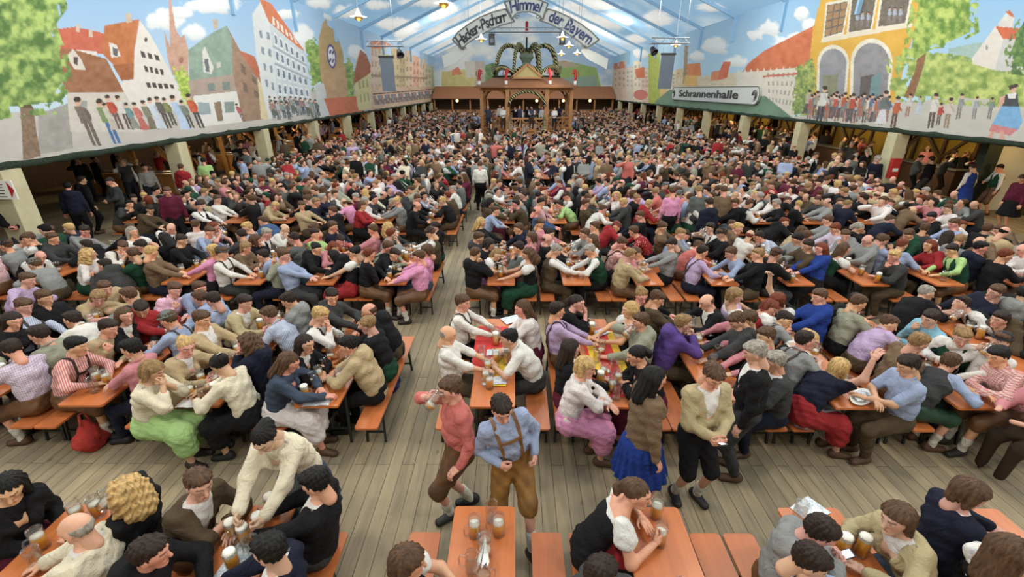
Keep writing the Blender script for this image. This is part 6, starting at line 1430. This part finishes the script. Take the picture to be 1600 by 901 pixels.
for x in (-7, 1.2, 9.8):  # added fill lights without fixtures, to brighten the hall
    for y in (13, 20, 28, 50, 62):
        L_ = bpy.data.lights.new('fill_light', 'POINT'); L_.energy = LP_FILL; L_.color = (1, .92, .8); L_.shadow_soft_size = .6; lo = bpy.data.objects.new('fill_light', L_); C.objects.link(lo); lo.location = (x, y, 8.6)
# ------------------------------------------------------------------ tables, benches, mugs and food
def make_table():
    r = empty('beer_table', (0, 0, 0)); MB().box((-.26, -1.1, .742), (.26, 1.1, .77), .03).build('tabletop', M['table'], r)
    MB().box((-.2, -1.0, .72), (.2, 1.0, .742)).build('under_frame', M['steel'], r)
    for s_ in (-1, 1): mb = MB(); y = s_ * .72; [mb.bar((x, y, .72), (x * 1.12, y + s_ * .1, 0), .03) for x in (-.2, .2)]; mb.bar((-.22, y + s_ * .07, .2), (.22, y + s_ * .07, .2), .025); mb.bar((0, y + s_ * .07, .2), (0, y - s_ * .3, .72), .02); mb.build('folding_leg', M['steel'], r)
    return r
def make_bench():
    r = empty('beer_bench', (0, 0, 0)); MB().box((-.135, -1.1, .425), (.135, 1.1, .45), .03).build('seat', M['bench'], r)
    for s_ in (-1, 1): mb = MB(); y = s_ * .75; [mb.bar((x, y, .425), (x * 1.15, y + s_ * .06, 0), .028) for x in (-.1, .1)]; mb.bar((-.11, y + s_ * .04, .14), (.11, y + s_ * .04, .14), .022); mb.build('folding_leg', M['steel'], r)
    return r
def make_mug(fill):
    r = empty('beer_mug', (0, 0, 0)); mb = MB(); mb.lathe([(.0, .004), (.05, .0), (.052, .02), (.05, .05), (.053, .1), (.05, .15), (.052, .2), (.047, .2), (.045, .15), (.047, .1), (.045, .05), (.045, .018), (0, .018)], 20)
    mb.build('glass_body', M['glass'], r, True); MB().tube([(.05, 0, .16), (.085, 0, .165), (.098, 0, .13), (.095, 0, .08), (.08, 0, .05), (.05, 0, .05)], .009, 7).build('handle', M['glass'], r, True)
    top = {'f': .165, 'h': .125, 'l': .05, 'e': 0}[fill]
    if top: MB().lathe([(0, .02), (.043, .02), (.0435, top), (0, top)], 16).build('beer', M['beer'], r, True)
    if fill == 'f': MB().lathe([(.0435, top), (.0445, .19), (.04, .208), (.02, .216), (0, .218)], 16).build('foam', M['foam'], r, True)
    elif fill in 'hl': MB().lathe([(.043, top), (.043, top + .012), (0, top + .012)], 16).build('foam', M['foam'], r, True)
    return r
T0, B0 = make_table(), make_bench(); MUG = {k: make_mug(k) for k in 'fhle'}
first = {id(T0): 1, id(B0): 1}; firstm = {k: True for k in 'fhle'}
def place(src, x, y, z=0, rz=0):
    global first
    if first.get(id(src)): o = src; first[id(src)] = 0
    else: o = copy_tree(src)
    o.location = (x, y, z); o.rotation_euler = (0, 0, rz); return o
for q in MUG.values(): first[id(q)] = 1
ntab = 0
for t in TBL:
    yc = (t['y0'] + t['y1']) / 2; t['yc'] = yc
    if t['row'] > 9 or not visible(t['xc'], t['y1'], .7, 60): continue
    if t['row'] > 5 and t['row'] > 9: continue
    o = place(T0, t['xc'], yc); tag(o, f"orange beer table, {where(t)}", 'table', 'orange beer tables'); ntab += 1
    for s_ in (-1, 1):
        if not visible(t['xc'] + s_ * BO, t['y1'], .4, 60): continue
        if t['row'] > 4: continue
        o = place(B0, t['xc'] + s_ * BO, yc); inner = (s_ < 0) == (t['side'] == 'palace'); tag(o, f"orange {'inner' if inner else 'outer'} bench of the {where(t)}", 'bench', 'orange beer benches')
# mugs
MUGP = '742,836,h;779,834,h;768,812,e;758,866,l;738,893,e;1021,858,f;1342,866,f;1246,812,e;156,804,h;62,886,e;368,842,f;386,850,f;409,832,f;428,800,f;492,604,h;506,578,e;500,594,h;516,560,l;765,606,h;762,580,h;775,566,h;748,560,l;781,560,h;942,590,h;956,612,h;932,566,e;958,585,e;965,600,h;1090,540,h;1130,560,e;1270,560,h;1310,590,l;170,600,h;150,612,e;300,620,h;310,600,h;320,625,e;625,430,h;615,425,h;636,408,f;610,412,h;770,412,h;775,395,h;800,400,f;890,410,h;1005,420,h;990,400,e;1216,430,f'
mg = defaultdict(list)
def mug_ok(x, y): return all(math.hypot(x - a, y - b_) > .115 for v in mg.values() for a, b_, _ in v if True)
used_t = lambda x, y: min(TBL, key=lambda t: abs(t['xc'] - x) + 2 * max(0, t['y0'] - y, y - t['y1']))
for (x, y, z, rz, tilt, ds, arm, seat) in HELD:
    if arm == 'mug' and seat: mg[id(used_t(x, y))].append((x, y, random.choice('hfl')))
for s_ in MUGP.split(';'):
    a, b_, k_ = s_.split(','); q = at_z(float(a), float(b_), .77); t = min(TBL, key=lambda t: abs(t['xc'] - q[0]) + 2 * max(0, t['y0'] - q[1], q[1] - t['y1'])); x = max(t['xc'] - .19, min(t['xc'] + .19, q[0])); y = max(t['y0'] + .07, min(t['y1'] - .08, q[1]))
    if mug_ok(x, y): mg[id(t)].append((x, y, k_))
HP = []
for b in ind:
    S = b['sp']['S']; c, s = math.cos(b['rz']), math.sin(b['rz'])
    for nm in 'lr':
        d = nrm(S['W' + nm] - S['E' + nm])
        for u in (-.1, 0, .09, .16): q = S['W' + nm] + d * u; HP.append((b['loc'][0] + q[0] * c - q[1] * s, b['loc'][1] + q[0] * s + q[1] * c, q[2]))
HP = np.array([q for q in HP if q[2] < 1.08])
def hand_free(x, y, r=.1): return np.hypot(HP[:, 0] - x, HP[:, 1] - y).min() > r
for b in ind:
    t = b['t']
    if b['rank'] > 16: continue
    for _ in range(14):
        x = t['xc'] - b['dirn'] * random.uniform(-.05, .16); y = b['y'] + random.uniform(-.26, .26)
        if t['y0'] + .07 < y < t['y1'] - .07 and mug_ok(x, y) and hand_free(x, y): mg[id(t)].append((x, y, random.choice('hhlefh'))); break
nm_ = 0
for (x, y, z, rz, tilt, ds, arm, seat) in HELD:
    if arm == 'mug' and seat: continue
    o = place(MUG['h' if not tilt else 'l'], x, y, z, 0); o.rotation_euler = (0, -tilt, rz); tag(o, clip16(f"glass beer mug {'tipped to the mouth' if tilt else 'held'} by person in {ds} at {(used_t(x, y)['side'])}-side {ORD[used_t(x, y)['idx']]} table"), 'mug', 'litre glass beer mugs held up')
FW = {'f': 'full foamy', 'h': 'half-full amber', 'l': 'nearly finished', 'e': 'empty glass'}
for t in TBL:
    if id(t) not in mg: continue
    for j, (x, y, k_) in enumerate(sorted(mg[id(t)], key=lambda v: v[1])):
        o = place(MUG[k_], x, y, .771, random.uniform(0, 6.28)); tag(o, f"{FW[k_]} mug, {ORD[min(j, 11)]} along the {where(t)}", 'mug', 'litre glass beer mugs'); nm_ += 1
for k_, q in MUG.items():
    if first[id(q)]: [bpy.data.objects.remove(c) for c in list(q.children)]; bpy.data.objects.remove(q)
for (x, y, z, rz, ds) in PHONES:
    e = empty('mobile_phone', (x, y, z), rz); e.rotation_euler = (0, -.5, rz); tag(e, clip16('dark mobile phone with lit screen, held by ' + ds.replace('holding a phone ', '').replace(' looking at his phone', '')), 'phone'); MB().box((-.07, -.035, -.004), (.07, .035, .004), .008).build('case', M['black'], e)
    ms = bpy.data.materials.get('lit_screen') or mat('lit_screen', lin((150, 180, 220)), .2, Emission_Strength=.5); MB().box((-.062, -.03, .004), (.062, .03, .0048)).build('screen', ms, e)
# sheets, menus, pretzels and plates
def tabxy(px_, py_, z=.772): q = at_z(px_, py_, z); return q[0], q[1]
def sheet(name, px_, py_, w, h, rz, m, lab, cat, z=.7715, fold=0):
    x, y = tabxy(px_, py_); mb = MB(); n = 6; V = []
    for i in range(n + 1):
        for j in range(2): V.append(((i / n - .5) * w, (j - .5) * h, .004 + fold * abs(math.sin(i / n * math.pi * 2))))
    V += [(a, b_, c - .003) for a, b_, c in V]; N_ = 2 * (n + 1); Fc = []
    for i in range(n): Fc += [(2 * i, 2 * i + 2, 2 * i + 3, 2 * i + 1), (N_ + 2 * i, N_ + 2 * i + 1, N_ + 2 * i + 3, N_ + 2 * i + 2), (2 * i, N_ + 2 * i, N_ + 2 * i + 2, 2 * i + 2), (2 * i + 1, 2 * i + 3, N_ + 2 * i + 3, N_ + 2 * i + 1)]
    Fc += [(0, 1, N_ + 1, N_), (2 * n, N_ + 2 * n, N_ + 2 * n + 1, 2 * n + 1)]
    o = mk(name, V, Fc, m, loc=(x, y, z)); o.rotation_euler = (0, 0, rz); tag(o, lab, cat); return o
sheet('paper_cover', 768, 540, .48, 1.15, 0, M['flagred'], 'red paper table cover spread before the bald man in white shirt', 'table cover')
sheet('paper_cover', 782, 572, .16, .9, 0, M['flagyellow'], 'yellow paper strip beside the red cover near the two waiting men', 'table cover', .7765)
sheet('paper_cover', 945, 560, .48, 1.7, 0, M['flagred'], 'red paper table cover between the blond women', 'table cover')
sheet('paper_cover', 928, 556, .12, 1.7, 0, M['flagyellow'], 'yellow strip along the inner edge of the red cover by the blond woman in white', 'table cover', .7765)
sheet('paper_cover', 968, 560, .1, 1.5, 0, M['flagyellow'], 'yellow strip along the outer edge of the red cover by the black-haired woman', 'table cover', .7765)
for i, (a, b_, w, h, rz, lab) in enumerate([(496, 626, .3, .2, .1, 'printed menu on the aisle table corner by the tan jumper'), (372, 876, .2, .3, -.1, 'pale blue patterned menu beneath the waitress tray of mugs'), (1266, 797, .26, .2, .5, 'printed menu at the far end of the table with an empty mug'), (774, 552, .24, .16, 0, 'white menu on the red cover before the bald man'), (772, 596, .3, .16, .1, 'white menu nearest on the red covered table'), (800, 500, .3, .22, .5, 'folded white cloth beyond the red cover'), (940, 520, .22, .16, .6, 'white leaflet on the yellow and red covered table'), (946, 580, .1, .1, .2, 'small white card on the red cover by the blond woman in white'), (940, 622, .2, .2, .2, 'patterned menu at the near end of the red covered table'), (1100, 522, .2, .16, .3, 'white napkins before the purple hooded jumper'), (408, 525, .16, .12, 0, 'white leaflet between the khaki jackets'), (300, 630, .3, .16, 0, 'grey napkins at the end of the table by the lime apron'), (615, 425, .3, .2, .1, 'white menu on the aisle table before the rose shirt')]):
    sheet('menu_sheet', a, b_, w, h, rz, M['paper'] if 'napkin' not in lab and 'card' not in lab else M['plate'], lab, 'menu', .781 if i in (3, 4, 5, 6, 7, 8) else .7715, .008)
def pretzel(px_, py_, s, lab):
    x, y = tabxy(px_, py_); e = empty('pretzel', (x, y, .772 + .022 * s)); tag(e, lab, 'pretzel', 'large salted pretzels'); pts = []
    for t in np.linspace(-.15, math.pi + .15, 14): pts.append((.15 * s * math.cos(t), .11 * s * math.sin(t), 0))
    L = [(-.14, -.05, 0), (-.06, -.11, 0), (.02, -.07, .02), (.06, .0, .02), (.08, .08, .02)]; R2 = [(.14, -.05, 0), (.06, -.11, 0), (-.02, -.07, .0), (-.06, .0, .0), (-.08, .08, .02)]
    mb = MB(); P_ = [tuple(v * s for v in q) for q in R2[::-1]] + pts + [tuple(v * s for v in q) for q in L]; mb.tube(P_, [.022 * s] * len(P_), 8); mb.build('dough', M['pretzel'], e, True)
for a in [(522, 568, 1.1, 'large brown pretzel on the table before the tan jumper'), (872, 404, 1.1, 'large pretzel before the grey-haired man in brown waistcoat'), (890, 396, 1.0, 'pretzel beyond the mugs on the palace-side second table'), (505, 545, .8, 'half hidden pretzel beside the pale blue shirt'), (768, 398, 1.0, 'pretzel on the first palace-side table by the blond woman')]: pretzel(*a)
x, y = tabxy(1345, 622); e = empty('serving_platter', (x, y, .772), .7); tag(e, 'long oval white platter of food by the man in pale blue shirt', 'platter')
V = [(math.cos(t) * r * .22, math.sin(t) * r * .1, z) for r, z in ((.0, .012), (.8, .012), (1, .03), (1.02, .026), (.8, .002), (0, .002)) for t in np.linspace(0, 2 * math.pi, 25)[:-1]]; mb = MB().add(V, [(i * 24 + k, i * 24 + (k + 1) % 24, (i + 1) * 24 + (k + 1) % 24, (i + 1) * 24 + k) for i in range(5) for k in range(24)]); mb.build('dish', M['plate'], e, True); V, Q = sdf_mesh([Ell((-.06, 0, .03), (.08, .05, .02)), Ell((.07, .01, .03), (.07, .045, .022))], .008, wr=.004, freq=110); mk('food', V, Q, M['paper'], e, True)
x, y = tabxy(746, 868); e = empty('folded_parasol', (x + .05, y, .772)); tag(e, 'crumpled white paper bundle standing among glasses on the front aisle table', 'paper bundle')
mb = MB()
for k_ in range(7): a = k_ * .9; mb.add([(0, .14, .01 + .01 * k_), (.05 * math.cos(a), -.13 + .02 * math.sin(a), .01 + .01 * k_), (.05 * math.cos(a + .8), -.1, .07), (.01, .1, .08)], [(0, 1, 2, 3), (3, 2, 1, 0)])
mb.build('paper_folds', M['plate'], e); e.name = 'paper_bundle'
# red bag and blue bag
for nm, q, colr, lab in (('shoulder_bag', at_z(138, 672, .25), (176, 60, 54), 'red cloth bag on the planks under the salmon shirt table'), ('shoulder_bag', at_z(608, 590, .2), (44, 50, 110), 'blue cloth bag hanging behind the aisle bench')):
    V, Q = sdf_mesh([Cap((0, -.08, .16), (0, .08, .14), .13, .12), Cap((0, 0, .1), (0, 0, .36), .14, .05)], .014, .06, .012, [lambda P: -P[:, 2]], 22); o = empty(nm, (q[0], q[1], 0)); mk('bag_body', V, Q, M['plain'], o, True, color=colr); MB().tube([(0, -.06, .36), (0, -.03, .5), (0, .04, .5), (0, .07, .34)], .014, 6).build('strap', M['leather'], o, color=colr); tag(o, lab, 'bag')
print('tables', ntab, 'mugs', nm_)
# ------------------------------------------------------------------ daylight and colour
w = bpy.data.worlds.new('world'); SC.world = w; w.use_nodes = True; w.node_tree.nodes['Background'].inputs[0].default_value = (1, .98, .95, 1); w.node_tree.nodes['Background'].inputs[1].default_value = WORLD
SC.view_settings.view_transform = 'Standard'; SC.view_settings.look = 'None'; SC.view_settings.gamma = 1; SC.view_settings.use_curve_mapping = False; SC.view_settings.exposure = EXPO
cy = SC.cycles; cy.max_bounces = 6; cy.diffuse_bounces = 3; cy.glossy_bounces = 2; cy.transmission_bounces = 4; cy.transparent_max_bounces = 10; cy.caustics_reflective = False; cy.caustics_refractive = False; cy.use_denoising = True; cy.sample_clamp_indirect = 6
